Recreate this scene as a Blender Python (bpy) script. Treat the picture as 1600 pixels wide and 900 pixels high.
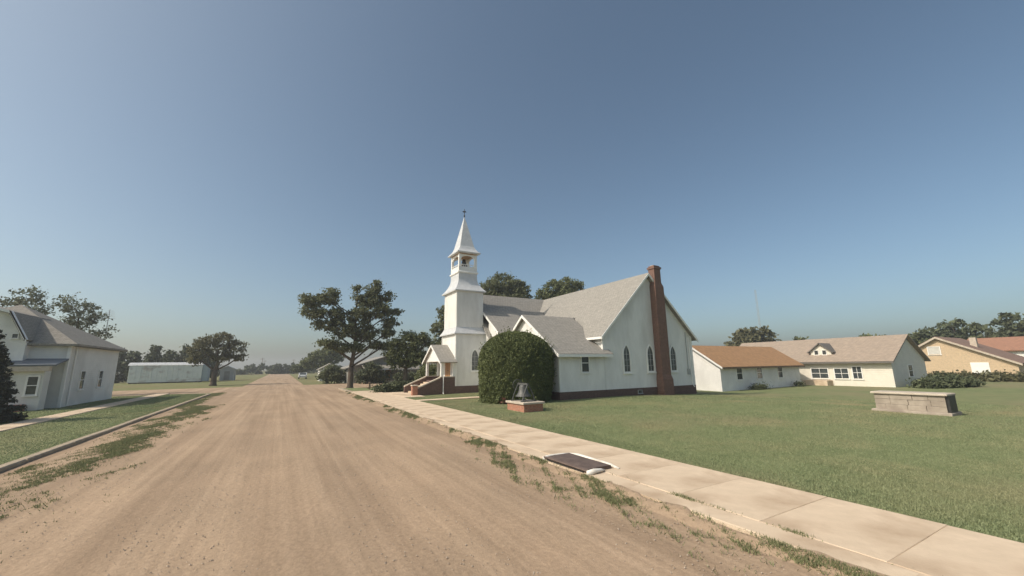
import bpy, math, random
import numpy as np
from mathutils import Vector
R = math.radians
scene = bpy.context.scene
for o in list(bpy.data.objects): bpy.data.objects.remove(o)
COL = scene.collection
random.seed(7)
rng = np.random.default_rng(11)

# ------------------------------------------------------------------ camera
PITCH, YAW, ROLL, CAM_H = R(11.04), R(29.797), R(0.8), 2.5
hd = Vector((math.sin(YAW), math.cos(YAW), 0)); rw = Vector((math.cos(YAW), -math.sin(YAW), 0)); zz = Vector((0, 0, 1))
fw = hd*math.cos(PITCH) + zz*math.sin(PITCH); uw = zz*math.cos(PITCH) - hd*math.sin(PITCH)
cr = rw*math.cos(ROLL) - uw*math.sin(ROLL); cu = rw*math.sin(ROLL) + uw*math.cos(ROLL)
from mathutils import Matrix
cam_d = bpy.data.cameras.new('camera'); cam = bpy.data.objects.new('camera', cam_d); COL.objects.link(cam)
cam_d.sensor_width = 36; cam_d.lens = 36*620/1600; cam_d.clip_end = 3000; cam_d.clip_start = 0.1
cam.matrix_world = Matrix(((cr.x, cu.x, -fw.x, 0), (cr.y, cu.y, -fw.y, 0), (cr.z, cu.z, -fw.z, CAM_H), (0, 0, 0, 1)))
scene.camera = cam

# ------------------------------------------------------------------ sky, sun, exposure
SUN_AZ, SUN_EL = R(-84), R(43)          # azimuth clockwise from +Y (the road's direction)
world = bpy.data.worlds.new('World'); scene.world = world; world.use_nodes = True
wn = world.node_tree; bg = wn.nodes['Background']
sky = wn.nodes.new('ShaderNodeTexSky'); sky.sky_type = 'NISHITA'; sky.sun_disc = False
sky.sun_elevation = SUN_EL; sky.sun_rotation = SUN_AZ
sky.air_density = 0.8; sky.dust_density = 5.0; sky.ozone_density = 1.0; sky.altitude = 600
tint = wn.nodes.new('ShaderNodeMix'); tint.data_type = 'RGBA'; tint.blend_type = 'MULTIPLY'; tint.inputs[0].default_value = 1
tint.inputs[7].default_value = (1.0, 1.06, 0.95, 1)      # the photograph's slightly greenish white balance
wn.links.new(sky.outputs[0], tint.inputs[6]); wn.links.new(tint.outputs[2], bg.inputs[0]); bg.inputs[1].default_value = 0.145
sl = bpy.data.lights.new('sun', 'SUN'); sun = bpy.data.objects.new('sun', sl); COL.objects.link(sun)
sl.energy = 3.7; sl.angle = R(0.6); sl.color = (1.0, 0.89, 0.76)
sd = Vector((math.sin(SUN_AZ)*math.cos(SUN_EL), math.cos(SUN_AZ)*math.cos(SUN_EL), math.sin(SUN_EL)))
sun.rotation_euler = sd.to_track_quat('Z', 'Y').to_euler(); sun.location = (-30, 20, 40)
vs = scene.view_settings; vs.view_transform = 'Standard'; vs.look = 'None'; vs.exposure = 0.0; vs.gamma = 1
scene.render.engine = 'CYCLES'

# ------------------------------------------------------------------ materials
def mat(name, c1, c2=None, scale=2.0, rough=0.85, bump=0.0, stretch=(1, 1, 1), c3=None, s3=0.2, detail=6,
        lap=0.0, spec=0.3, metal=0.0, brick=None, island=False, trans=0.0, s3f=(0.45, 0.62), bscale=None):
    m = bpy.data.materials.new(name); m.use_nodes = True
    nt = m.node_tree; N = nt.nodes; L = nt.links
    b = N['Principled BSDF']; b.inputs['Roughness'].default_value = rough
    b.inputs['Specular IOR Level'].default_value = spec; b.inputs['Metallic'].default_value = metal
    tc = N.new('ShaderNodeTexCoord'); mp = N.new('ShaderNodeMapping'); mp.inputs['Scale'].default_value = stretch
    L.new(tc.outputs['Object'], mp.inputs['Vector'])
    nz = N.new('ShaderNodeTexNoise'); nz.inputs['Scale'].default_value = scale; nz.inputs['Detail'].default_value = detail
    nz.inputs['Roughness'].default_value = 0.6
    L.new(mp.outputs[0], nz.inputs['Vector'])
    rp = N.new('ShaderNodeValToRGB'); rp.color_ramp.elements[0].position = 0.33; rp.color_ramp.elements[1].position = 0.67
    rp.color_ramp.elements[0].color = (*c1, 1); rp.color_ramp.elements[1].color = (*(c2 or c1), 1)
    if island:
        g = N.new('ShaderNodeNewGeometry'); ad = N.new('ShaderNodeMath'); ad.operation = 'MULTIPLY_ADD'
        ad.inputs[1].default_value = 0.55; L.new(g.outputs['Random Per Island'], ad.inputs[0])
        mu = N.new('ShaderNodeMath'); mu.operation = 'MULTIPLY'; mu.inputs[1].default_value = 0.45
        L.new(nz.outputs[0], mu.inputs[0]); L.new(mu.outputs[0], ad.inputs[2]); L.new(ad.outputs[0], rp.inputs[0])
        rp.color_ramp.elements[0].position = 0.1; rp.color_ramp.elements[1].position = 0.9
    else:
        L.new(nz.outputs[0], rp.inputs[0])
    col = rp.outputs[0]
    if brick:
        bt = N.new('ShaderNodeTexBrick'); bt.inputs['Scale'].default_value = brick[0]
        bt.inputs['Mortar Size'].default_value = brick[1]; bt.inputs['Color1'].default_value = (*brick[2], 1)
        bt.inputs['Color2'].default_value = (*brick[3], 1); bt.inputs['Mortar'].default_value = (*brick[4], 1)
        bt.inputs['Brick Width'].default_value = brick[5]; bt.inputs['Row Height'].default_value = brick[6]
        # box mapping: u = x + y, v = z (or slope)
        sx = N.new('ShaderNodeSeparateXYZ'); L.new(tc.outputs['Object'], sx.inputs[0])
        ad2 = N.new('ShaderNodeMath'); ad2.operation = 'ADD'; L.new(sx.outputs[0], ad2.inputs[0]); L.new(sx.outputs[1], ad2.inputs[1])
        cx = N.new('ShaderNodeCombineXYZ'); L.new(ad2.outputs[0], cx.inputs[0]); L.new(sx.outputs[2], cx.inputs[1])
        L.new(cx.outputs[0], bt.inputs['Vector'])
        mx = N.new('ShaderNodeMix'); mx.data_type = 'RGBA'; mx.blend_type = 'MULTIPLY'; mx.inputs[0].default_value = 1
        L.new(bt.outputs[0], mx.inputs[6]); L.new(col, mx.inputs[7]); col = mx.outputs[2]
    if c3:
        n3 = N.new('ShaderNodeTexNoise'); n3.inputs['Scale'].default_value = s3; n3.inputs['Detail'].default_value = 5
        L.new(mp.outputs[0], n3.inputs['Vector'])
        r3 = N.new('ShaderNodeMapRange'); r3.inputs[1].default_value = s3f[0]; r3.inputs[2].default_value = s3f[1]
        L.new(n3.outputs[0], r3.inputs[0])
        m3 = N.new('ShaderNodeMix'); m3.data_type = 'RGBA'; L.new(r3.outputs[0], m3.inputs[0])
        L.new(col, m3.inputs[6]); m3.inputs[7].default_value = (*c3, 1); col = m3.outputs[2]
    L.new(col, b.inputs['Base Color'])
    hgt = None
    if lap:
        s = N.new('ShaderNodeSeparateXYZ'); L.new(tc.outputs['Object'], s.inputs[0])
        d = N.new('ShaderNodeMath'); d.operation = 'DIVIDE'; d.inputs[1].default_value = lap; L.new(s.outputs[2], d.inputs[0])
        f = N.new('ShaderNodeMath'); f.operation = 'FRACT'; L.new(d.outputs[0], f.inputs[0])
        iv = N.new('ShaderNodeMath'); iv.operation = 'SUBTRACT'; iv.inputs[0].default_value = 1; L.new(f.outputs[0], iv.inputs[1])
        bp = N.new('ShaderNodeBump'); bp.inputs['Strength'].default_value = 0.75; bp.inputs['Distance'].default_value = 0.016
        L.new(iv.outputs[0], bp.inputs['Height']); hgt = bp
    if bump:
        n2 = nz
        if bscale:
            n2 = N.new('ShaderNodeTexNoise'); n2.inputs['Scale'].default_value = bscale; n2.inputs['Detail'].default_value = 5
            L.new(tc.outputs['Object'], n2.inputs['Vector'])
        bp = N.new('ShaderNodeBump'); bp.inputs['Strength'].default_value = 0.8; bp.inputs['Distance'].default_value = bump
        L.new(n2.outputs[0], bp.inputs['Height'])
        if hgt: L.new(hgt.outputs[0], bp.inputs['Normal'])
        hgt = bp
    if hgt: L.new(hgt.outputs[0], b.inputs['Normal'])
    if trans:
        t = N.new('ShaderNodeBsdfTranslucent'); L.new(col, t.inputs[0]); ms = N.new('ShaderNodeMixShader')
        ms.inputs[0].default_value = trans; out = N['Material Output']
        L.new(b.outputs[0], ms.inputs[1]); L.new(t.outputs[0], ms.inputs[2]); L.new(ms.outputs[0], out.inputs[0])
    return m

def dirt_mat():
    """packed dirt road: fine grain, long wheel streaks along the road, weedy patches near the edges"""
    m = bpy.data.materials.new('dirt_road'); m.use_nodes = True; nt = m.node_tree; N = nt.nodes; L = nt.links
    b = N['Principled BSDF']; b.inputs['Roughness'].default_value = 0.95; b.inputs['Specular IOR Level'].default_value = 0.15
    tc = N.new('ShaderNodeTexCoord')
    def noise(scale, stretch, detail=6, rough=0.6):
        mp = N.new('ShaderNodeMapping'); mp.inputs['Scale'].default_value = stretch; L.new(tc.outputs['Object'], mp.inputs[0])
        n = N.new('ShaderNodeTexNoise'); n.inputs['Scale'].default_value = scale; n.inputs['Detail'].default_value = detail
        n.inputs['Roughness'].default_value = rough; L.new(mp.outputs[0], n.inputs['Vector']); return n.outputs[0]
    def ramp(v, a, bb, p0, p1):
        r = N.new('ShaderNodeValToRGB'); r.color_ramp.elements[0].position = p0; r.color_ramp.elements[1].position = p1
        r.color_ramp.elements[0].color = (*a, 1); r.color_ramp.elements[1].color = (*bb, 1); L.new(v, r.inputs[0]); return r.outputs[0]
    def mixc(fac, a, bb, typ='MIX'):
        x = N.new('ShaderNodeMix'); x.data_type = 'RGBA'; x.blend_type = typ
        if isinstance(fac, float): x.inputs[0].default_value = fac
        else: L.new(fac, x.inputs[0])
        L.new(a, x.inputs[6]); L.new(bb, x.inputs[7]); return x.outputs[2]
    streak = noise(1.0, (1.35, 0.07, 1), 4, 0.5)
    base = ramp(streak, (0.325, 0.240, 0.170), (0.425, 0.320, 0.230), 0.34, 0.68)
    blot = ramp(noise(0.55, (1, 0.6, 1), 9, 0.65), (0.87, 0.87, 0.86), (1.12, 1.10, 1.08), 0.3, 0.7)
    col = mixc(1.0, base, blot, 'MULTIPLY')
    grain = ramp(noise(14, (1, 1, 1), 9, 0.75), (0.74, 0.72, 0.70), (1.2, 1.19, 1.17), 0.3, 0.72)
    col = mixc(0.8, col, grain, 'MULTIPLY')
    fine = ramp(noise(1.0, (5.5, 0.05, 1), 3, 0.5), (0.90, 0.895, 0.885), (1.07, 1.07, 1.07), 0.35, 0.65)
    col = mixc(0.85, col, fine, 'MULTIPLY')
    spots = noise(2.6, (1, 0.6, 1), 8, 0.7)
    sp = N.new('ShaderNodeMapRange'); sp.inputs[1].default_value = 0.62; sp.inputs[2].default_value = 0.72; sp.inputs[4].default_value = 0.55; L.new(spots, sp.inputs[0])
    dk = N.new('ShaderNodeRGB'); dk.outputs[0].default_value = (0.22, 0.16, 0.11, 1)
    col = mixc(sp.outputs[0], col, dk.outputs[0])
    L.new(col, b.inputs['Base Color'])
    bp = N.new('ShaderNodeBump'); bp.inputs['Strength'].default_value = 0.9; bp.inputs['Distance'].default_value = 0.02
    L.new(noise(9, (1, 0.7, 1), 9, 0.7), bp.inputs['Height'])
    bp2 = N.new('ShaderNodeBump'); bp2.inputs['Strength'].default_value = 0.7; bp2.inputs['Distance'].default_value = 0.03
    L.new(streak, bp2.inputs['Height']); L.new(bp.outputs[0], bp2.inputs['Normal']); L.new(bp2.outputs[0], b.inputs['Normal'])
    return m

M = {}
M['dirt'] = dirt_mat()
M['lawn'] = mat('lawn_soil', (0.155, 0.182, 0.085), (0.215, 0.235, 0.118), 1.1, 0.95, 0.03, c3=(0.24, 0.215, 0.125), s3=0.13, s3f=(0.48, 0.7), spec=0.1, bscale=30)
M['field'] = mat('field', (0.14, 0.155, 0.065), (0.21, 0.205, 0.10), 0.4, 0.95, 0.05, c3=(0.20, 0.17, 0.09), s3=0.03, spec=0.1)
M['concrete'] = mat('concrete', (0.56, 0.445, 0.325), (0.68, 0.545, 0.405), 1.6, 0.9, 0.006, c3=(0.43, 0.32, 0.222), s3=0.9, s3f=(0.46, 0.70), bscale=25)
M['kerb'] = mat('kerb_concrete', (0.30, 0.245, 0.18), (0.42, 0.345, 0.255), 2.5, 0.92, 0.008, bscale=25)
M['siding'] = mat('white_siding', (0.70, 0.69, 0.66), (0.79, 0.78, 0.75), 1.3, 0.55, 0, lap=0.125, c3=(0.62, 0.61, 0.58), s3=0.35, s3f=(0.5, 0.8))
M['board'] = mat('painted_boards', (0.69, 0.68, 0.65), (0.79, 0.78, 0.75), 1.6, 0.55, 0, stretch=(1, 1, .35), c3=(0.58, 0.565, 0.53), s3=0.7, s3f=(0.52, 0.78))
M['siding2'] = mat('off_white_siding', (0.71, 0.70, 0.66), (0.78, 0.77, 0.73), 1.0, 0.6, 0, lap=0.15, c3=(0.62, 0.61, 0.57), s3=0.4)
M['trim'] = mat('white_trim', (0.76, 0.75, 0.72), (0.82, 0.81, 0.78), 4, 0.5)
M['skirt'] = mat('white_metal_roofing', (0.50, 0.51, 0.52), (0.60, 0.61, 0.62), 3, 0.42, 0.004)
M['shingle'] = mat('grey_shingles', (0.82, 0.82, 0.82), (1.05, 1.04, 1.02), 6, 0.9, 0.01, brick=(1, 0.012, (0.30, 0.285, 0.26), (0.36, 0.34, 0.31), (0.20, 0.19, 0.175), 0.32, 0.10))
M['shingle_dark'] = mat('dark_shingles', (0.8, 0.8, 0.8), (1.05, 1.04, 1.02), 6, 0.9, 0.01, brick=(1, 0.012, (0.16, 0.15, 0.14), (0.20, 0.185, 0.17), (0.10, 0.095, 0.09), 0.32, 0.11))
M['shingle_grey2'] = mat('weathered_shingles', (0.85, 0.84, 0.82), (1.05, 1.04, 1.02), 5, 0.9, 0.01, brick=(1, 0.012, (0.27, 0.25, 0.225), (0.31, 0.29, 0.26), (0.18, 0.17, 0.15), 0.32, 0.11))
M['shingle_tan'] = mat('tan_shingles', (0.85, 0.85, 0.85), (1.08, 1.05, 1.0), 3, 0.9, 0.01, brick=(1, 0.012, (0.335, 0.275, 0.225), (0.38, 0.31, 0.255), (0.26, 0.21, 0.17), 0.4, 0.14))
M['shingle_orange'] = mat('orange_tan_shingles', (0.85, 0.85, 0.85), (1.08, 1.05, 1.0), 3, 0.9, 0.01, brick=(1, 0.012, (0.38, 0.225, 0.12), (0.43, 0.255, 0.14), (0.28, 0.17, 0.095), 0.4, 0.14))
M['shingle_red'] = mat('red_brown_shingles', (0.85, 0.85, 0.85), (1.1, 1.05, 1.0), 3, 0.9, 0.01, brick=(1, 0.012, (0.33, 0.18, 0.125), (0.37, 0.205, 0.14), (0.24, 0.13, 0.09), 0.4, 0.14))
M['shingle_brown'] = mat('brown_shingles', (0.85, 0.85, 0.85), (1.1, 1.05, 1.0), 3, 0.9, 0.01, brick=(1, 0.012, (0.24, 0.165, 0.13), (0.28, 0.19, 0.15), (0.18, 0.12, 0.10), 0.4, 0.14))
M['brick_dark'] = mat('dark_brick', (0.75, 0.75, 0.75), (1.1, 1.05, 1.0), 8, 0.9, 0.006, brick=(1, 0.010, (0.165, 0.083, 0.064), (0.21, 0.108, 0.084), (0.22, 0.175, 0.15), 0.21, 0.073))
M['brick_base'] = mat('dark_base_brick', (0.75, 0.75, 0.75), (1.1, 1.05, 1.0), 8, 0.9, 0.006, brick=(1, 0.010, (0.115, 0.066, 0.056), (0.15, 0.086, 0.073), (0.16, 0.135, 0.12), 0.21, 0.073))  # darker brick tone for foundations, porch base and step walls
M['brick_red'] = mat('red_brick', (0.8, 0.8, 0.8), (1.15, 1.1, 1.05), 8, 0.9, 0.006, brick=(1, 0.010, (0.36, 0.135, 0.085), (0.43, 0.175, 0.11), (0.36, 0.28, 0.22), 0.21, 0.073))
M['brick_tan'] = mat('tan_brick', (0.85, 0.85, 0.85), (1.1, 1.05, 1.0), 5, 0.9, 0.006, brick=(1, 0.010, (0.50, 0.385, 0.255), (0.57, 0.44, 0.30), (0.55, 0.46, 0.35), 0.4, 0.11))
M['capstone'] = mat('cap_stone', (0.42, 0.36, 0.29), (0.54, 0.47, 0.39), 4, 0.9, 0.005)
M['stone_tan'] = mat('tan_stone', (0.31, 0.265, 0.215), (0.41, 0.35, 0.29), 3, 0.92, 0.02, c3=(0.27, 0.225, 0.185), s3=1.2)
M['wood_door'] = mat('brown_door_wood', (0.30, 0.17, 0.08), (0.40, 0.235, 0.12), 3, 0.5, 0.002, stretch=(8, 8, 0.8))
M['glass'] = mat('dark_window_glass', (0.035, 0.042, 0.045), (0.07, 0.08, 0.082), 2.2, 0.08, spec=0.6)
M['leaded'] = mat('leaded_glass', (0.05, 0.058, 0.06), (0.10, 0.112, 0.112), 5, 0.2, spec=0.5)
M['curtain'] = mat('pale_window_blind', (0.50, 0.48, 0.44), (0.6, 0.58, 0.54), 3, 0.35, spec=0.5)
M['dark_metal'] = mat('dark_iron', (0.04, 0.04, 0.042), (0.07, 0.068, 0.066), 9, 0.5, 0.002, metal=0.6)
M['bell'] = mat('grey_cast_iron', (0.075, 0.078, 0.078), (0.13, 0.13, 0.125), 6, 0.55, 0.003, metal=0.3)
M['rust_plate'] = mat('brown_steel_plate', (0.115, 0.085, 0.074), (0.185, 0.138, 0.118), 5, 0.7, 0.003, metal=0.3, bscale=60)
M['white_paint'] = mat('worn_white_paint', (0.66, 0.62, 0.55), (0.80, 0.77, 0.71), 7, 0.7, 0.008, c3=(0.50, 0.44, 0.36), s3=3.0, s3f=(0.58, 0.75))
M['soffit'] = mat('soffit_paint', (0.55, 0.55, 0.52), (0.62, 0.62, 0.59), 3, 0.7)
M['bark'] = mat('bark', (0.075, 0.055, 0.042), (0.14, 0.11, 0.085), 6, 0.95, 0.03, stretch=(3, 3, 0.6))
M['leaf_big'] = mat('leaf_deep_green', (0.088, 0.10, 0.055), (0.215, 0.232, 0.12), 0.6, 0.65, island=True, trans=0.35)
M['leaf_mid'] = mat('leaf_mid_green', (0.092, 0.108, 0.05), (0.22, 0.24, 0.112), 0.6, 0.65, island=True, trans=0.35)
M['leaf_olive'] = mat('leaf_olive', (0.095, 0.095, 0.050), (0.20, 0.19, 0.10), 0.6, 0.65, island=True, trans=0.35)
M['leaf_dark'] = mat('leaf_dark', (0.056, 0.070, 0.040), (0.138, 0.156, 0.082), 0.6, 0.7, island=True, trans=0.15)
M['leaf_haze'] = mat('leaf_haze_tint', (0.13, 0.145, 0.10), (0.23, 0.245, 0.165), 0.6, 0.7, island=True, trans=0.2)  # pale grey of the hazy air mixed into the leaf colour
M['needle'] = mat('spruce_needles', (0.030, 0.038, 0.032), (0.075, 0.085, 0.068), 1.2, 0.7, island=True, trans=0.1)
M['topiary'] = mat('clipped_evergreen', (0.075, 0.096, 0.036), (0.17, 0.195, 0.076), 1.4, 0.7, island=True, trans=0.12)
M['flower'] = mat('dusty_red_flowers', (0.16, 0.06, 0.05), (0.30, 0.13, 0.10), 4, 0.8, island=True)
M['grass'] = mat('grass_blades', (0.185, 0.225, 0.118), (0.31, 0.345, 0.195), 0.35, 0.75, island=True, trans=0.25, spec=0.15, c3=(0.37, 0.33, 0.20), s3=0.28, s3f=(0.46, 0.72))
M['weed'] = mat('weeds', (0.165, 0.185, 0.092), (0.275, 0.28, 0.15), 0.8, 0.8, island=True, trans=0.25, spec=0.15)
M['gravel'] = mat('gravel', (0.25, 0.19, 0.14), (0.48, 0.40, 0.32), 3, 0.95, island=True)
M['trailer'] = mat('white_metal_panel', (0.62, 0.65, 0.63), (0.70, 0.72, 0.70), 0.8, 0.5, 0, c3=(0.42, 0.37, 0.34), s3=0.55, s3f=(0.54, 0.72), stretch=(1, 1, 1.6))
M['trailer_end'] = mat('blue_grey_metal', (0.30, 0.36, 0.40), (0.36, 0.42, 0.45), 0.8, 0.5)
M['grey_box'] = mat('grey_shed_metal', (0.32, 0.33, 0.33), (0.40, 0.41, 0.40), 1, 0.6)
M['blue_roof'] = mat('slate_blue_roofing', (0.13, 0.15, 0.18), (0.17, 0.19, 0.22), 4, 0.8, 0.008)
M['cream'] = mat('cream_siding', (0.66, 0.62, 0.53), (0.73, 0.69, 0.60), 1.2, 0.6, 0, lap=0.2)
M['grey_wall'] = mat('grey_green_siding', (0.22, 0.22, 0.20), (0.28, 0.28, 0.255), 1.2, 0.7, 0, lap=0.2)
M['post_wood'] = mat('weathered_post', (0.17, 0.12, 0.085), (0.25, 0.18, 0.13), 6, 0.9, 0.01)
M['car_white'] = mat('pale_car_paint', (0.55, 0.56, 0.56), (0.62, 0.63, 0.63), 2, 0.3, spec=0.5)
M['tyre'] = mat('tyre_rubber', (0.025, 0.025, 0.025), (0.04, 0.04, 0.04), 6, 0.9)

# ------------------------------------------------------------------ mesh helpers
class MB:
    def __init__(s): s.v = []; s.f = []
    def add(s, vs, fs):
        n = len(s.v); s.v += [tuple(map(float, p)) for p in vs]; s.f += [tuple(i+n for i in f) for f in fs]; return s
    def box(s, x0, x1, y0, y1, z0, z1):
        return s.add([(x0,y0,z0),(x1,y0,z0),(x1,y1,z0),(x0,y1,z0),(x0,y0,z1),(x1,y0,z1),(x1,y1,z1),(x0,y1,z1)],
                     [(0,3,2,1),(4,5,6,7),(0,1,5,4),(1,2,6,5),(2,3,7,6),(3,0,4,7)])
    def bbox(s, x0, x1, y0, y1, z0, z1, b=0.02):
        """box with its top edges bevelled"""
        v = [(x0,y0,z0),(x1,y0,z0),(x1,y1,z0),(x0,y1,z0),(x0,y0,z1-b),(x1,y0,z1-b),(x1,y1,z1-b),(x0,y1,z1-b),
             (x0+b,y0+b,z1),(x1-b,y0+b,z1),(x1-b,y1-b,z1),(x0+b,y1-b,z1)]
        f = [(0,3,2,1),(8,9,10,11)]
        for i in range(4):
            j = (i+1) % 4; f += [(i,j,4+j,4+i),(4+i,4+j,8+j,8+i)]
        return s.add(v, f)
    def prism(s, poly, axis, a, b):
        """poly of 2D points extruded along axis ('x': poly=(y,z); 'y': (x,z); 'z': (x,y))"""
        def P(p, t):
            return (t, p[0], p[1]) if axis == 'x' else ((p[0], t, p[1]) if axis == 'y' else (p[0], p[1], t))
        n = len(poly); v = [P(p, a) for p in poly] + [P(p, b) for p in poly]
        f = [tuple(range(n))[::-1], tuple(range(n, 2*n))] + [(i, (i+1) % n, n+(i+1) % n, n+i) for i in range(n)]
        return s.add(v, f)
    def slab(s, p0, p1, p2, p3, t):
        """thick sheet: four corners (top side) and thickness downwards along its normal"""
        P = [Vector(p) for p in (p0, p1, p2, p3)]
        n = (P[1]-P[0]).cross(P[3]-P[0]).normalized()
        if n.z < 0: n = -n
        Q = [p - n*t for p in P]
        return s.add(P+Q, [(0,1,2,3),(7,6,5,4),(0,4,5,1),(1,5,6,2),(2,6,7,3),(3,7,4,0)])
    def tube(s, path, rad, seg=8):
        path = [Vector(p) for p in path]; n = len(path)
        if not hasattr(rad, '__len__'): rad = [rad]*n
        vs_, fs_ = [], []
        for i, p in enumerate(path):
            d = (path[min(i+1, n-1)] - path[max(i-1, 0)]).normalized()
            a = Vector((0,0,1)).cross(d)
            if a.length < 1e-3: a = Vector((1,0,0))
            a.normalize(); b = d.cross(a)
            for k in range(seg):
                t = 2*math.pi*k/seg; vs_.append(p + (a*math.cos(t) + b*math.sin(t))*rad[i])
        for i in range(n-1):
            for k in range(seg):
                k2 = (k+1) % seg; fs_.append((i*seg+k, i*seg+k2, (i+1)*seg+k2, (i+1)*seg+k))
        fs_ += [tuple(range(seg))[::-1], tuple((n-1)*seg+k for k in range(seg))]
        return s.add(vs_, fs_)
    def lathe(s, prof, cx, cy, seg=24):
        vs_, fs_ = [], []
        for r, z in prof:
            for k in range(seg):
                t = 2*math.pi*k/seg; vs_.append((cx+r*math.cos(t), cy+r*math.sin(t), z))
        for i in range(len(prof)-1):
            for k in range(seg):
                k2 = (k+1) % seg; fs_.append((i*seg+k, i*seg+k2, (i+1)*seg+k2, (i+1)*seg+k))
        fs_ += [tuple(range(seg))[::-1], tuple((len(prof)-1)*seg+k for k in range(seg))]
        return s.add(vs_, fs_)
    def rings(s, cx, cy, prof):
        """stack of rectangles: prof = (hx, hy, z)"""
        vs_, fs_ = [], []
        for hx, hy, z in prof:
            vs_ += [(cx-hx,cy-hy,z),(cx+hx,cy-hy,z),(cx+hx,cy+hy,z),(cx-hx,cy+hy,z)]
        for i in range(len(prof)-1):
            for k in range(4):
                k2 = (k+1) % 4; fs_.append((i*4+k, i*4+k2, i*4+4+k2, i*4+4+k))
        m = (len(prof)-1)*4
        fs_ += [(3,2,1,0),(m,m+1,m+2,m+3)]
        return s.add(vs_, fs_)
    def build(s, name, material, parent=None, smooth=False):
        off = origin_of(parent) if parent is not None else Vector((0,0,0))
        me = bpy.data.meshes.new(name); me.from_pydata([(x-off.x, y-off.y, z-off.z) for x, y, z in s.v], [], s.f)
        me.materials.append(material)
        if smooth: me.polygons.foreach_set('use_smooth', [True]*len(me.polygons))
        me.update()
        o = bpy.data.objects.new(name, me); COL.objects.link(o)
        if parent is not None: o.parent = parent
        return o
def origin_of(o):
    while o.parent is not None: o = o.parent
    return Vector(o.location)
def tag(o, label=None, cat=None, group=None, kind=None):
    if label: o['label'] = label
    if cat: o['category'] = cat
    if group: o['group'] = group
    if kind: o['kind'] = kind
    return o
def thing(name, label, cat, loc, group=None):
    o = bpy.data.objects.new(name, None); COL.objects.link(o); o.location = loc; o.empty_display_size = 0.2
    return tag(o, label, cat, group)
def raw_mesh(name, verts, k, material, parent=None, extra=None, origin=(0,0,0)):
    """fast mesh of k-gons that share no vertices; extra = (verts, faces) appended"""
    verts = np.asarray(verts, dtype=np.float32) - np.asarray(origin, dtype=np.float32)
    n = len(verts)//k
    idx = np.arange(n*k, dtype=np.int32); starts = np.arange(n, dtype=np.int32)*k; tot = np.full(n, k, dtype=np.int32)
    if extra is not None:
        ev = np.asarray(extra[0], dtype=np.float32) - np.asarray(origin, dtype=np.float32); ef = extra[1]
        flat = np.array([i for f in ef for i in f], dtype=np.int32) + n*k
        et = np.array([len(f) for f in ef], dtype=np.int32); es = n*k + np.concatenate([[0], np.cumsum(et)[:-1]]).astype(np.int32)
        verts = np.vstack([verts, ev]); idx = np.concatenate([idx, flat]); starts = np.concatenate([starts, es]); tot = np.concatenate([tot, et])
    me = bpy.data.meshes.new(name)
    me.vertices.add(len(verts)); me.vertices.foreach_set('co', verts.ravel())
    me.loops.add(len(idx)); me.loops.foreach_set('vertex_index', idx)
    me.polygons.add(len(starts)); me.polygons.foreach_set('loop_start', starts); me.polygons.foreach_set('loop_total', tot)
    me.update(calc_edges=True); me.validate()
    me.materials.append(material)
    o = bpy.data.objects.new(name, me); COL.objects.link(o)
    if parent is not None: o.parent = parent
    return o
def leaf_quads(c, size, flat=0.0):
    """diamond leaf clusters at centres c (n,3)"""
    n = len(c)
    nrm = rng.normal(size=(n, 3)); nrm[:, 2] += flat; nrm /= np.linalg.norm(nrm, axis=1)[:, None]
    t = rng.normal(size=(n, 3)); u = np.cross(nrm, t); u /= np.linalg.norm(u, axis=1)[:, None]; v = np.cross(nrm, u)
    s = size*(0.6+0.8*rng.random((n, 1)))
    fold = nrm*s*0.25*rng.random((n, 1))
    q = np.stack([c-u*s, c-v*s*0.55+fold, c+u*s, c+v*s*0.55+fold], axis=1)
    return q.reshape(-1, 3)
def crown_points(lobes, n, clump=0.45, inner=0.45):
    """points gathered in clumps through each lobe (cx,cy,cz,rx,ry,rz)"""
    vol = np.array([l[3]*l[4]*l[5] for l in lobes])**0.72; vol /= vol.sum(); out = []
    for l, w in zip(lobes, vol):
        k = max(6, int(n*w)); nc = max(5, int(k/34))
        d = rng.normal(size=(nc, 3)); d /= np.linalg.norm(d, axis=1)[:, None]
        r = (inner + (1.06-inner)*rng.random((nc, 1))**0.7)
        cc = np.array(l[:3]) + d*r*np.array(l[3:6])
        which = rng.integers(0, nc, k)
        sc = clump*(0.6+0.9*rng.random((nc, 1)))
        out.append(cc[which] + rng.normal(size=(k, 3))*sc[which]*np.array([1, 1, 0.62])*0.6)
    return np.vstack(out)
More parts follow.
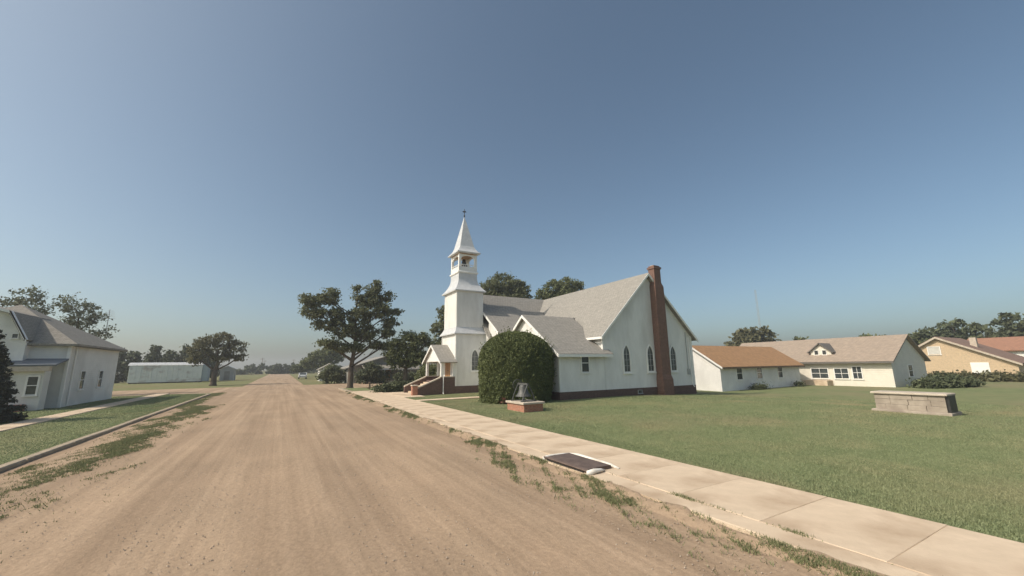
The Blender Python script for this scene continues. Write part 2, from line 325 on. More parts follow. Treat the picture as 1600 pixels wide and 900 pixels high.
def tree(name, label, group, x, y, trunk_h, trunk_r, lobes, n, leaf, material, z=0.0, clump=0.5, lean=(0, 0), limbs=True, forks=None):
    root = thing(name, label, 'tree', (x, y, z), group)
    mb = MB(); fx, fy = x+lean[0], y+lean[1]
    mb.tube([(x, y, z-0.1), (x, y, z+0.25), (x+lean[0]*.5, y+lean[1]*.5, z+trunk_h*.55), (fx, fy, z+trunk_h)],
            [trunk_r*1.45, trunk_r*1.08, trunk_r*.92, trunk_r*.8], 9)
    L3 = [(x+l[0], y+l[1], z+l[2], l[3], l[4], l[5]) for l in lobes]
    if limbs:
        top = max(l[2] for l in L3); mx_ = sum(l[0] for l in L3)/len(L3); my_ = sum(l[1] for l in L3)/len(L3)
        f0 = Vector((fx, fy, z+trunk_h)); f1 = Vector((fx*.35+mx_*.65, fy*.35+my_*.65, z + trunk_h + (top-z-trunk_h)*.8))
        def lead(t): return f0.lerp(f1, t) + Vector((.22*math.sin(5*t), .18*math.sin(4*t+1), 0))*trunk_r*2
        mb.tube([lead(i/6) for i in range(7)], [trunk_r*(.8-.68*i/6) for i in range(7)], 7)
        for l in L3:
            b = Vector(l[:3]); hd_ = math.hypot(b.x-fx, b.y-fy)
            hz_ = max(z+trunk_h*.95, b.z - .62*hd_ - .5); t0 = min(.9, max(0, (hz_-f0.z)/max(.1, f1.z-f0.z)))
            a = lead(t0); rr = trunk_r*(.42-.22*t0)
            mid = a.lerp(b, .5) + Vector((random.uniform(-.3,.3), random.uniform(-.3,.3), random.uniform(-.15,.3)))
            mb.tube([a, mid, b, b + Vector((random.uniform(-.4,.4), random.uniform(-.4,.4), l[5]*.6))], [rr, rr*.7, rr*.4, rr*.1], 6)
            for _ in range(5):
                t = random.uniform(.4, 1); p = a.lerp(mid, t*2) if t < .5 else mid.lerp(b, t*2-1)
                e = b + Vector((random.uniform(-1,1)*l[3], random.uniform(-1,1)*l[4], random.uniform(-.7,.9)*l[5]))*.9
                mb.tube([p, p.lerp(e, .5)+Vector((0,0,.15)), e], [rr*.35, rr*.2, rr*.06], 5)
    mb.build('trunk', M['bark'], root, smooth=True)
    pts = crown_points(L3, n, clump)
    raw_mesh('crown', leaf_quads(pts, leaf), 4, material, root, origin=(x, y, z))
    return root
def bush(name, label, group, x, y, z, lobes, n, leaf, material, cat='shrub', clump=0.3):
    root = thing(name, label, cat, (x, y, z), group)
    L3 = [(x+l[0], y+l[1], z+l[2], l[3], l[4], l[5]) for l in lobes]
    pts = crown_points(L3, n, clump, 0.2); pts[:, 2] = np.maximum(pts[:, 2], z+0.03)
    raw_mesh('foliage', leaf_quads(pts, leaf), 4, material, root, origin=(x, y, z))
    mb = MB()
    for l in L3:
        for _ in range(3):
            mb.tube([(l[0]*.3+x*.7, l[1]*.3+y*.7, z-.05), (l[0]+random.uniform(-.2,.2), l[1]+random.uniform(-.2,.2), l[2]+l[5]*.4)], [.04, .012], 5)
    mb.build('stem', M['bark'], root)
    return root
def gz(x):
    t = min(1, max(0, (x-24)/14)); return -0.4*t*t*(3-2*t)

# ------------------------------------------------------------------ the ground, road and walks
def grid(name, x0, x1, y0, y1, nx, ny, zf, material, label=None):
    xs = np.linspace(x0, x1, nx+1); ys = np.linspace(y0, y1, ny+1)
    v = [(x, y, zf(x, y)) for y in ys for x in xs]
    f = [(j*(nx+1)+i, j*(nx+1)+i+1, (j+1)*(nx+1)+i+1, (j+1)*(nx+1)+i) for j in range(ny) for i in range(nx)]
    o = MB().add(v, f).build(name, material, smooth=True); tag(o, label, kind='structure'); return o
def wob(x, y, s): return math.sin(x*1.7*s+y*.9*s)*.5 + math.sin(x*.6*s-y*1.3*s+1.7)*.5
grid('terrain', -900, 900, -300, 1200, 200, 60, lambda x, y: gz(x)-0.06, M['field'])
grid('dirt_road', -5.95, 6.2, -30, 70.5, 60, 250, lambda x, y: 0.004 + 0.012*math.sin(x*2.1+0.6*math.sin(y*.25)) + 0.008*wob(x, y, 1.2) + (0.015 if x < -4.6 else 0) - 0.022*max(0, (y-64)/6.5), M['dirt'])
grid('dirt_cross_street', -140, 140, 55, 71, 40, 8, lambda x, y: -0.022 + gz(x), M['dirt'])
grid('dirt_road_beyond_crossing', -4.8, 3.2, 70, 700, 6, 80, lambda x, y: -0.026, M['dirt'])
grid('lawn_east', 8.78, 150, -60, 52.6, 120, 60, lambda x, y: gz(x) + 0.045 + 0.03*wob(x, y, .35) + (-0.03 if x < 9 else 0), M['lawn'])
grid('lawn_west', -150, -6.04, -40, 53.5, 60, 60, lambda x, y: 0.085 + 0.02*wob(x, y, .4), M['lawn'])
grid('lawn_corner_strip', 6.66, 8.8, 45.6, 53, 6, 12, lambda x, y: 0.075 + 0.015*wob(x, y, 1.3), M['lawn'])

def slab_mesh(name, sx, sy, sz, b=0.012):
    mb = MB().bbox(-sx/2, sx/2, -sy/2, sy/2, -sz, 0, b); me = bpy.data.meshes.new(name)
    me.from_pydata(mb.v, [], mb.f); return me
def lay(parent, me, name, x, y, z, tilt=0.25):
    o = bpy.data.objects.new(name, me); COL.objects.link(o); o.parent = parent
    o.location = (x, y, z); o.rotation_euler = (R(random.uniform(-tilt, tilt)), R(random.uniform(-tilt, tilt)), R(random.uniform(-.25, .25))); return o
# east sidewalk: bed, slabs and kerb stones
walk = MB().box(6.12, 8.82, -12, 45.5, -0.2, 0.073).build('sidewalk_east', M['concrete']); tag(walk, kind='structure')
sm = slab_mesh('slab', 2.17, 1.519, 0.12, .006); sm.materials.append(M['concrete'])
km = slab_mesh('kerb_stone', 0.50, 2.98, 0.2, 0.035); km.materials.append(M['concrete'])
for i in range(36):
    lay(walk, sm, 'slab', 7.72, -9 + 1.525*i, 0.081 + random.uniform(-.003, .003), .14)
for i in range(18):
    yc = -8.4 + 3.0*i
    if 7.2 < yc < 9.9: continue
    lay(walk, km, 'kerb_stone', 6.375, yc, 0.078 + random.uniform(-.006, .004))
kcorner = MB().bbox(6.12, 6.62, 45.7, 53, -0.15, 0.10, 0.03).build('kerb_at_corner', M['kerb']); tag(kcorner, kind='structure')
# dirt drifted against and over the kerb
def drift():
    ys = np.linspace(-6, 45, 420); V = []; F = []
    for y in ys:
        w = .10*math.sin(y*1.1) + .09*math.sin(y*2.7+1) + .06*math.sin(y*6.1+2) + .03*math.sin(y*13) + .02
        if 6.9 < y < 9.6: w = -.2
        w = max(w, -.05); xe_ = 6.14 + w
        for t, z in ((0, -.012), (.35, .03), (.7, .07 if w > 0 else .05), (.93, .0875 if w > 0 else .055), (1, .068 if w > 0 else .04)):
            V.append((5.72 + (xe_-5.72)*t, y, z + .004*math.sin(y*9+t*7)))
    for i in range(len(ys)-1):
        for j in range(4): F.append((i*5+j, i*5+j+1, i*5+j+6, i*5+j+5))
    tag(MB().add(V, F).build('dirt_drift', M['dirt'], smooth=True), kind='structure')
drift()
# west kerb and sidewalk
wk = MB().box(-6.22, -5.98, -20, 50.5, -0.2, 0.06).build('kerb_west', M['kerb']); tag(wk, kind='structure')
km2 = slab_mesh('kerb_stone', 0.26, 2.97, 0.25, 0.03); km2.materials.append(M['kerb'])
for i in range(20): lay(wk, km2, 'kerb_stone', -6.10, -8.5 + 3.0*i, 0.125 + random.uniform(-.008, .008), .2)
for j in range(5):
    a = R(9 + 18*j); o = lay(wk, km2, 'kerb_stone', -6.10-2.6+2.6*math.cos(a), 51.6+2.6*math.sin(a)-1.2, 0.118); o.scale = (1, .29, 1); o.rotation_euler.z = a
ws = MB().box(-11.0, -9.95, -12, 55, -0.1, 0.075).build('sidewalk_west', M['kerb']); tag(ws, kind='structure')
sm2 = slab_mesh('slab', 1.06, 1.48, 0.12); sm2.materials.append(M['concrete'])
for i in range(44): lay(ws, sm2, 'slab', -10.48, -10 + 1.495*i, 0.125 + random.uniform(-.006, .006))
# concrete apron at the church steps and the side path
ap = MB().bbox(8.84, 10.6, 33.3, 40.6, -0.1, 0.088, .02).build('step_apron', M['concrete']); tag(ap, kind='structure')
pa = MB(); tag(pa.box(8.84, 14.9, 29.05, 30.05, -.05, 0.03).build('church_path', M['kerb']), kind='structure')
cp = bpy.data.objects['church_path']; sm3 = slab_mesh('slab', 1.19, 0.99, 0.1); sm3.materials.append(M['concrete'])
for i in range(5): lay(cp, sm3, 'slab', 9.45+1.21*i, 29.55, 0.095)

# ------------------------------------------------------------------ grass, weeds, gravel
def blades(c, h, w, lean=0.6):
    n = len(c); a = rng.random(n)*2*math.pi; d = np.stack([np.cos(a), np.sin(a), np.zeros(n)], 1)
    b = rng.random(n)*2*math.pi; l = np.stack([np.cos(b), np.sin(b), np.zeros(n)], 1)
    hh = (h*(0.55+0.8*rng.random(n)))[:, None] if not np.isscalar(h) else (h*(0.55+0.8*rng.random(n)))[:, None]
    ww = np.asarray(w).reshape(-1, 1) if not np.isscalar(w) else w
    tip = c + np.array([0, 0, 1.])*hh + l*hh*lean*rng.random((n, 1))
    return np.stack([c-d*ww/2, c+d*ww/2, tip], 1).reshape(-1, 3)
def vgz(x):
    t = np.clip((x-24)/14, 0, 1); return -0.4*t*t*(3-2*t)
def vwob(x, y, s): return np.sin(x*1.7*s+y*.9*s)*.5 + np.sin(x*.6*s-y*1.3*s+1.7)*.5
def patch(x, y, s=1.0, seed=0.0):
    return (np.sin(x*1.3*s+seed)*np.sin(y*.9*s+1.3*seed) + np.sin(x*2.9*s-y*2.1*s+seed*2)*.6 + np.sin(y*3.7*s+x*.7*s+seed)*.4)
n = 520000
d = 7 + 33*rng.random(n)**1.35; a = R(12) + R(74)*rng.random(n)
gx = d*np.sin(a); gy = d*np.cos(a)
k = (gx > 8.86+0.05*np.sin(gy*5)) & (gy < 52) & ~((gy > 29.0) & (gy < 30.1) & (gx < 14.9)) & ~((gy > 33.2) & (gy < 40.7) & (gx < 10.7))
k &= ~((gx > 17.2) & (gy > 23.3)) & ~((gx > 11.2) & (gx < 12.5) & (gy > 18.5) & (gy < 20.4))
gx, gy, d = gx[k], gy[k], d[k]
c = np.stack([gx, gy, vgz(gx)+0.04+0.03*vwob(gx, gy, .35)], 1)
o = raw_mesh('lawn_grass', blades(c, 0.026+0.008*(patch(gx, gy, .6) > .3), 0.008+0.0011*d, .9), 3, M['grass']); tag(o, 'mown green grass of the wide lawn in front of the white church', kind='stuff')
n = 120000
gx = -6.3 - 9*rng.random(n)**1.2; gy = 10 + 43*rng.random(n)
k = ~((gx < -9.9) & (gx > -11.05)); gx, gy = gx[k], gy[k]
c = np.stack([gx, gy, 0.08+0.02*vwob(gx, gy, .4)], 1)
o = raw_mesh('verge_grass', blades(c, 0.03, 0.012+0.0009*gy, 1.0), 3, M['grass']); tag(o, 'mown grass verge beside the left kerb and sidewalk', kind='stuff')
# weeds along the east kerb
def weeds(name, label, xa, xb, ya, yb, n, thr, seed, h, side):
    x = xa + (xb-xa)*rng.random(n); y = ya + (yb-ya)*rng.random(n)**1.2
    e = (x-xa)/(xb-xa); e = e if side > 0 else 1-e
    p = patch(x*1.6, y*.55, 1.0, seed) + 0.8*patch(x*5, y*3.1, 1.0, seed+2) + 0.5*patch(x*17, y*13, 1.0, seed+5) + (2.4*(e-.5) if xa > 0 else 2.2 - 7.0*np.abs(e-.68))
    pr = 1/(1+np.exp(-(p-thr)*3.0)); kk = rng.random(n) < pr; x, y = x[kk], y[kk]
    c = np.stack([x, y, 0.012 + np.clip((x-5.75)/.4, 0, 1)*.055], 1)
    o = raw_mesh(name, blades(c, h, 0.010+0.0008*y, 1.2), 3, M['weed']); tag(o, label, kind='stuff'); return len(x)
weeds('kerb_weeds', 'straggling green weeds in the gutter along the right kerb', 4.6, 6.14, 2.0, 13, 90000, 1.45, .7, .045, 1)
weeds('gutter_weeds', 'thin line of weeds where the dirt meets the right sidewalk', 5.4, 6.14, 13, 46, 60000, 1.5, 2.2, .05, 1)
weeds('roadside_weeds', 'weedy green strip on the dirt beside the left kerb', -5.7, -2.6, 7, 36, 230000, 1.6, 1.1, .045, -1)
weeds('corner_weeds', 'grass creeping over the dirt at the left street corner', -5.95, -4.6, 34, 54, 26000, 1.0, 3.3, .06, -1)
# loose stones on the dirt
n = 30000
x = -5.6 + 11.6*rng.random(n); y = 1.5 + 22*rng.random(n)**1.6
s = 0.004 + 0.016*rng.random(n)**4
oc = np.array([(1,0,0),(0,1,0),(-1,0,0),(0,-1,0),(0,0,.7)]); tri = [(0,1,4),(1,2,4),(2,3,4),(3,0,4)]
base = np.stack([x, y, np.full(n, .006)], 1)
rot = rng.random(n)*6.28; ca, sa = np.cos(rot), np.sin(rot)
P = []
for t in tri:
    for i in t:
        q = oc[i]; P.append(base + np.stack([(q[0]*ca-q[1]*sa)*s*(1+.0), (q[0]*sa+q[1]*ca)*s*.8, q[2]*s+0*s], 1))
P = np.stack(P, 1).reshape(-1, 3)
o = raw_mesh('loose_gravel', P, 3, M['gravel']); tag(o, 'loose pebbles scattered over the dirt road', kind='stuff')

# ------------------------------------------------------------------ windows and doors
class Fr:
    """local frame on a wall: o = point on the wall, u = along the wall, n = outwards"""
    def __init__(s, o, u, n): s.o, s.u, s.n = Vector(o), Vector(u), Vector(n)
    def p(s, a, h, d): return s.o + s.u*a + s.n*d + Vector((0, 0, h))
    def box(s, mb, a0, a1, h0, h1, d0, d1):
        v = [s.p(a0,h0,d0),s.p(a1,h0,d0),s.p(a1,h1,d0),s.p(a0,h1,d0),s.p(a0,h0,d1),s.p(a1,h0,d1),s.p(a1,h1,d1),s.p(a0,h1,d1)]
        return mb.add(v, [(0,3,2,1),(4,5,6,7),(0,1,5,4),(1,2,6,5),(2,3,7,6),(3,0,4,7)])
    def poly(s, mb, pts, d0, d1):
        n = len(pts); v = [s.p(a, h, d0) for a, h in pts] + [s.p(a, h, d1) for a, h in pts]
        return mb.add(v, [tuple(range(n))[::-1], tuple(range(n, 2*n))] + [(i,(i+1)%n,n+(i+1)%n,n+i) for i in range(n)])
    def ring(s, mb, pi, po, d0, d1):
        n = len(pi); v = []
        for d in (d0, d1): v += [s.p(a, h, d) for a, h in pi] + [s.p(a, h, d) for a, h in po]
        f = []
        for i in range(n):
            j = (i+1) % n
            f += [(2*n+i, 2*n+j, 3*n+j, 3*n+i), (i, j, 2*n+j, 2*n+i), (n+i, n+j, 3*n+j, 3*n+i)]
        return mb.add(v, f)
def rect_window(root, fr, w, h, glass=None, frame=None, t=0.09, mid=True, vert=False):
    g = fr.box(MB(), -w/2, w/2, 0, h, 0.004, 0.014).build('window', glass or M['glass'], root)
    mb = MB(); fr.box(mb, -w/2-t, -w/2, -t, h+t, 0.003, .06); fr.box(mb, w/2, w/2+t, -t, h+t, 0.003, .06)
    fr.box(mb, -w/2, w/2, h, h+t, 0.003, .058)
    if mid: fr.box(mb, -w/2, w/2, h*.5-.025, h*.5+.025, 0.012, .045)
    if vert: fr.box(mb, -.02, .02, 0, h, 0.013, .04)
    mb.build('frame', frame or M['trim'], g)
    fr.box(MB(), -w/2-t-.04, w/2+t+.04, -t-.05, -t+.01, 0.002, .10).build('sill', frame or M['trim'], g)
    return g
def lancet(w, h, n=7):
    hs = h*0.62; r = w*1.0; pts = [(-w/2, 0), (w/2, 0), (w/2, hs)]
    # two arcs meeting in a point: height scaled to reach h
    for i in range(1, n+1):
        t = i/n*math.acos(0.5); pts.append((-w/2 + w*math.cos(t), hs + (h-hs)*math.sin(t)/math.sin(math.acos(.5))))
    for i in range(n-1, -1, -1):
        t = i/n*math.acos(0.5); pts.append((w/2 - w*math.cos(t), hs + (h-hs)*math.sin(t)/math.sin(math.acos(.5))))
    return pts
def lancet_window(root, fr, w, h, t=0.12):
    pi_ = lancet(w, h); cxy = (0, h*.45)
    po = [(a*(1+2*t/w), cxy[1]+(b-cxy[1])*(1+2.1*t/h)) for a, b in pi_]
    g = fr.poly(MB(), pi_, 0.004, 0.014).build('window', M['leaded'], root)
    fr.ring(MB(), pi_, po, 0.003, 0.075).build('frame', M['trim'], g)
    mb = MB(); fr.box(mb, -.018, .018, 0, h*.93, .013, .04)
    for k in (.22, .44, .66): fr.box(mb, -w/2, w/2, h*k-.014, h*k+.014, .0135, .035)
    mb.build('muntin', M['grey_box'], g)
    fr.box(MB(), -w/2-t-.05, w/2+t+.05, -t-.07, -t*.9, .002, .13).build('sill', M['trim'], g)
    return g
def gable_wall_pts(a0, a1, z0, ze, am, zr): return [(a0, z0), (a1, z0), (a1, ze), (am, zr), (a0, ze)]

# ------------------------------------------------------------------ the church
CH = thing('church', 'white clapboard church with square steeple, grey shingle roofs and brick side chimney', 'church', (20, 30, 0))
SY = 23.4
NX0, NX1, NXM, NE, NRZ = 21.4, 31.95, 26.65, 5.05, 10.15      # nave gable: x range, ridge x, eave z, ridge z
EY0, EY1, EYM = 33.7, 44.1, 38.9                               # cross wing, ridge along x
AX = 17.15                                                     # west wall of the addition
# brick foundation
fb = MB(); fb.box(NX0-.05, NX1+.05, SY-.05, EY0, -.6, .6); fb.box(AX-.05, NX0-.05, SY-.09, 34, -.6, .6); fb.box(16.88, NX1+.05, EY0+.001, EY1+.05, -.6, .6)
fb.build('foundation', M['brick_base'], CH)
# nave walls (south gable), cross wing walls
nw = MB().prism(gable_wall_pts(NX0, NX1, .6, NE, NXM, NRZ-.12), 'y', SY, EYM)
nw.build('nave_wall', M['siding'], CH)
MB().prism(gable_wall_pts(EY0, EY1, .6, NE, EYM, NRZ-.15), 'x', 16.9, 31.9).build('cross_wing_wall', M['siding'], CH)
# addition with its two west gables
prof = [(SY-.05, .6), (35.0, .6), (35.0, 7.45), (35.75, 7.9), (30.62, 4.42), (27.75, 6.42), (SY-.05, 3.42)]
MB().prism([(SY-.05, .6), (34.6, .6), (34.6, 7.05), (30.62, 4.42), (27.75, 6.42), (SY-.05, 3.42)], 'x', AX, NX0-.01).build('addition_wall', M['siding'], CH)
# lapped clapboards, laid row by row as real boards
def clap(fr, z0, z1, span, ex=.15, t=.018):
    mb = MB(); z = z0
    while z < z1 - .02:
        zt = min(z + ex, z1); a0, a1 = span(z); b0, b1 = span(zt)
        if b1 - b0 < .05: break
        o_ = fr.o.z
        P = [fr.p(a0, z-o_, .001), fr.p(a1, z-o_, .001), fr.p(a1, z-o_, t), fr.p(a0, z-o_, t), fr.p(b0, zt-o_, .001), fr.p(b1, zt-o_, .001), fr.p(b1, zt-o_, .004), fr.p(b0, zt-o_, .004)]
        mb.add(P, [(0,1,2,3), (3,2,6,7), (0,3,7,4), (1,5,6,2), (4,7,6,5)]); z += ex
    o = mb.build('clapboard', M['board'], CH); o['kind'] = 'stuff'; return o
def nave_span(z):
    k = max(0, (z-NE))*(NXM-NX0)/(NRZ-.12-NE); return (NX0+.1+k, NX1-.1-k*(NX1-NXM)/(NXM-NX0))
clap(Fr((0, SY, 0), (1,0,0), (0,-1,0)), .6, NRZ-.3, nave_span)
clap(Fr((0, SY-.05, 0), (1,0,0), (0,-1,0)), .6, 3.4, lambda z: (AX+.11, NX0-.02))
def add_span(z):     # west face of the addition, southern gable (measured along -y)
    if z <= 3.42: return (-30.6, -(SY+.06))
    k = (z-3.42)*(27.75-SY+.05)/(6.42-3.42); kn = max(0, (z-4.42)*(30.62-27.75)/(6.42-4.42)); return (-30.62+kn, -(SY-.05)-k)
clap(Fr((AX, 0, 0), (0,-1,0), (-1,0,0)), .6, 6.3, add_span)
def ves_span(z): return (-34.55, -30.66) if z <= 4.45 else (-34.55, -30.62-(z-4.42)*(34.6-30.62)/(7.05-4.42))
clap(Fr((AX, 0, 0), (0,-1,0), (-1,0,0)), .6, 6.9, ves_span)
# roofs
def roof(name, quads, t=.14, material=None, parent=CH):
    mb = MB()
    for q in quads: mb.slab(*q, t)
    return mb.build(name, material or M['shingle'], parent)
ov = .45; pn = (NRZ-NE)/(NXM-NX0)
def nz_(x): return NRZ - abs(x-NXM)*pn
roof('nave_roof', [((NX0-ov, SY-.4, nz_(NX0-ov)), (NXM, SY-.4, NRZ), (NXM, EYM, NRZ), (NX0-ov, EYM, nz_(NX0-ov))),
                   ((NXM, SY-.4, NRZ), (NX1+ov, SY-.4, nz_(NX1+ov)), (NX1+ov, EYM, nz_(NX1+ov)), (NXM, EYM, NRZ))])
def ez_(y): return NRZ - abs(y-EYM)*pn + .02
roof('cross_wing_roof', [((16.7, EY0-ov, ez_(EY0-ov)), (32.3, EY0-ov, ez_(EY0-ov)), (32.3, EYM, ez_(EYM)), (16.7, EYM, ez_(EYM))),
                         ((16.7, EYM, ez_(EYM)), (32.3, EYM, ez_(EYM)), (32.3, EY1+ov, ez_(EY1+ov)), (16.7, EY1+ov, ez_(EY1+ov)))])
roof('addition_roof', [((AX-.35, SY-.5, 3.27), (NX0+.6, SY-.5, 3.27), (NX0+.6, 27.75, 6.58), (AX-.35, 27.75, 6.58)),
                       ((AX-.35, 27.75, 6.58), (NX0+.9, 27.75, 6.58), (NX0+.9, 30.62, 4.55), (AX-.35, 30.62, 4.55))], .12)
roof('vestibule_roof', [((AX-.3, 30.62, 4.55), (24.2, 30.62, 4.55), (24.2, 35.75, 8.15), (AX-.3, 35.75, 8.15)),
                        ((AX-.3, 35.75, 8.15), (24.4, 35.75, 8.15), (24.4, 38.4, 6.3), (AX-.3, 38.4, 6.3))], .12)
# rake boards and fascia
tr = MB()
def rake_y(mb, x0, z0, x1, z1, y, w=.22, t=.05):   # board in a plane of constant y
    mb.prism([(x0, z0), (x1, z1), (x1, z1-w), (x0, z0-w)], 'y', y-t, y)
def rake_x(mb, y0, z0, y1, z1, x, w=.22, t=.05):
    mb.prism([(y0, z0), (y1, z1), (y1, z1-w), (y0, z0-w)], 'x', x-t, x)
rake_y(tr, NX0-ov, nz_(NX0-ov)-.03, NXM, NRZ-.03, SY-.4); rake_y(tr, NXM, NRZ-.03, NX1+ov, nz_(NX1+ov)-.03, SY-.4)
tr.build('rake_board', M['trim'], CH)
tr = MB(); rake_x(tr, SY-.5, 3.24, 27.75, 6.55, AX-.35); rake_x(tr, 27.75, 6.55, 30.62, 4.52, AX-.35); tr.build('rake_board', M['trim'], CH)
tr = MB(); rake_x(tr, 30.75, 4.6, 35.75, 8.1, AX-.3); tr.build('rake_board', M['trim'], CH)
tr = MB(); tr.box(NX0-ov-.04, NX0-ov, SY-.4, 30, nz_(NX0-ov)-.22, nz_(NX0-ov)-.03); tr.build('fascia', M['trim'], CH)
tr = MB(); tr.box(AX-.35, NX0+.5, SY-.54, SY-.5, 3.03, 3.24); tr.build('fascia', M['trim'], CH)
cb = MB(); cb.box(NX0-.06, NX0+.10, SY-.04, SY+.1, 3.6, 4.95); cb.build('corner_board', M['trim'], CH)
cb = MB(); cb.box(NX1-.10, NX1+.05, SY-.04, SY+.1, .6, 4.95); cb.build('corner_board', M['trim'], CH)
cb = MB(); cb.box(AX-.04, AX+.11, SY-.09, SY+.05, .6, 3.35); cb.build('corner_board', M['trim'], CH)
# windows of the south wall
for x in (23.8, 26.5, 29.3): lancet_window(CH, Fr((x, SY-.017, 1.9), (1,0,0), (0,-1,0)), .66, 2.05)
rect_window(CH, Fr((19.5, SY-.067, 1.98), (1,0,0), (0,-1,0)), .66, 1.25)
for x, w, h in ((25.0, .4, .2),):
    rect_window(CH, Fr((x, SY-.05, .22), (1,0,0), (0,-1,0)), w, h, mid=False, t=.03, frame=M['grey_box'])
# brick chimney on the south gable
ch = MB().box(27.06, 28.26, SY-.72, SY-.003, -.5, 1.2)
ch.add([(27.06,SY-.72,1.2),(28.26,SY-.72,1.2),(28.26,SY-.003,1.2),(27.06,SY-.003,1.2),(27.12,SY-.62,1.55),(28.18,SY-.62,1.55),(28.18,SY-.003,1.55),(27.12,SY-.003,1.55)],
       [(0,1,5,4),(1,2,6,5),(3,0,4,7),(4,5,6,7)])
ch.box(27.12, 28.18, SY-.62, SY-.004, 1.55, 9.0)
ch.add([(27.12,SY-.62,9.0),(28.18,SY-.62,9.0),(28.18,SY-.004,9.0),(27.12,SY-.004,9.0),(27.2,SY-.58,9.35),(27.98,SY-.58,9.35),(27.98,SY-.004,9.35),(27.2,SY-.004,9.35)],
       [(0,1,5,4),(1,2,6,5),(3,0,4,7),(4,5,6,7)])
ch.box(27.2, 27.98, SY-.58, SY+.06, 9.35, 10.55); ch.box(27.13, 28.05, SY-.65, SY+.13, 10.55, 10.72); ch.box(27.22, 27.96, SY-.56, SY+.04, 10.72, 10.84)
chim = ch.build('chimney', M['brick_dark'], CH)
MB().box(27.32, 27.86, SY-.45, SY-.07, 10.84, 10.9).build('flue_cap', M['capstone'], chim)
# meter and downspout near the east corner
MB().tube([(31.55, SY-.06, 4.8), (31.55, SY-.06, .7), (31.6, SY-.2, .45)], .045, 8).build('downspout', M['trim'], CH)
mt = MB().box(31.05, 31.3, SY-.14, SY-.003, 1.5, 2.0); mt.tube([(31.17, SY-.06, 2.0), (31.17, SY-.06, 5.2)], .03, 6); mt.build('meter_box', M['grey_box'], CH)
# ---- steeple
TX, TY = 15.37, 36.7
hx, hy = 1.47, 1.8
MB().rings(TX, TY, [(hx+.06, hy+.06, -.5), (hx+.06, hy+.06, .72)]).build('tower_foundation', M['brick_base'], CH)
MB().rings(TX, TY, [(hx, hy, .72), (hx, hy, 5.62)]).build('tower_lower_stage', M['siding'], CH)
MB().rings(TX, TY, [(hx+.24, hy+.24, 5.46), (hx+.25, hy+.25, 5.54), (hx+.08, hy+.08, 5.78), (1.40, 1.66, 6.12), (1.38, 1.64, 6.3)]).build('tower_skirt_roof', M['skirt'], CH)
MB().rings(TX, TY, [(1.39, 1.65, 6.1), (1.39, 1.65, 9.75)]).build('tower_middle_stage', M['siding'], CH)
sk = []
for i in range(9):
    t = i/8; z = 9.72 + 1.35*t; e = (1-t)**1.9
    sk.append((.98 + .66*e, 1.08 + .80*e, z))
MB().rings(TX, TY, [(1.62, 1.86, 9.62)] + sk + [(.98, 1.08, 11.5)]).build('tower_bell_skirt', M['skirt'], CH)
MB().rings(TX, TY, [(1.04, 1.14, 11.5), (1.08, 1.18, 11.56), (1.08, 1.18, 11.64), (1.02, 1.12, 11.7)]).build('belfry_cornice', M['trim'], CH)
MB().rings(TX, TY, [(.98, 1.08, 11.7), (.98, 1.08, 12.15)]).build('belfry_parapet', M['siding'], CH)
for sx in (-1, 1):
    for sy in (-1, 1):
        MB().box(TX+sx*.86-.11, TX+sx*.86+.11, TY+sy*.96-.11, TY+sy*.96+.11, 12.15, 13.4).build('belfry_post', M['trim'], CH)
for sgn in (-1, 1):   # arched heads between the posts
    for axis in 'xy':
        half = .75 if axis == 'y' else .85
        pts = [(-half, 13.4), (-half, 12.95)]
        for i in range(9):
            t = math.pi*(1-i/8); pts.append((half*.93*math.cos(t), 12.95 + .33*math.sin(t)))
        pts += [(half, 12.95), (half, 13.4)]
        if axis == 'y': MB().prism([(TX+a, b) for a, b in pts], 'y', TY+sgn*.96-.05, TY+sgn*.96+.05).build('belfry_arch', M['trim'], CH)
        else: MB().prism([(TY+a, b) for a, b in pts], 'x', TX+sgn*.86-.05, TX+sgn*.86+.05).build('belfry_arch', M['trim'], CH)
        rl = MB()
        if axis == 'y':
            rl.box(TX-.75, TX+.75, TY+sgn*.96-.03, TY+sgn*.96+.03, 12.36, 12.41)
            for i in range(7): rl.box(TX-.66+.22*i-.015, TX-.66+.22*i+.015, TY+sgn*.96-.015, TY+sgn*.96+.015, 12.15, 12.37)
        else:
            rl.box(TX+sgn*.86-.03, TX+sgn*.86+.03, TY-.85, TY+.85, 12.36, 12.41)
            for i in range(8): rl.box(TX+sgn*.86-.015, TX+sgn*.86+.015, TY-.77+.22*i-.015, TY-.77+.22*i+.015, 12.15, 12.37)
        rl.build('belfry_railing', M['trim'], CH)
MB().box(TX-.95, TX+.95, TY-1.05, TY+1.05, 13.4, 13.5).build('belfry_ceiling', M['wood_door'], CH)
MB().lathe([(.03, 13.15), (.16, 13.1), (.2, 12.9), (.24, 12.7), (.36, 12.5), (.38, 12.45)], TX, TY, 16).build('tower_bell', M['dark_metal'], CH, smooth=True)
MB().rings(TX, TY, [(1.2, 1.35, 13.48), (1.24, 1.39, 13.52), (1.24, 1.39, 13.6), (1.08, 1.2, 13.74), (.9, 1.0, 13.98), (.76, .84, 14.3), (.02, .02, 17.6)]).build('spire', M['skirt'], CH)
fi = MB(); fi.lathe([(.02, 17.5), (.06, 17.62), (.09, 17.7), (.06, 17.78), (.025, 17.84)], TX, TY, 10)
fi.tube([(TX, TY, 17.8), (TX, TY, 18.45)], .035, 6); fi.box(TX-.2, TX+.2, TY-.03, TY+.03, 18.12, 18.2); fi.box(TX-.03, TX+.03, TY-.2, TY+.2, 18.13, 18.19)
fi.build('finial_cross', M['dark_metal'], CH)
lancet_window(CH, Fr((15.8, TY-hy-.017, 2.1), (1,0,0), (0,-1,0)), .66, 1.9)
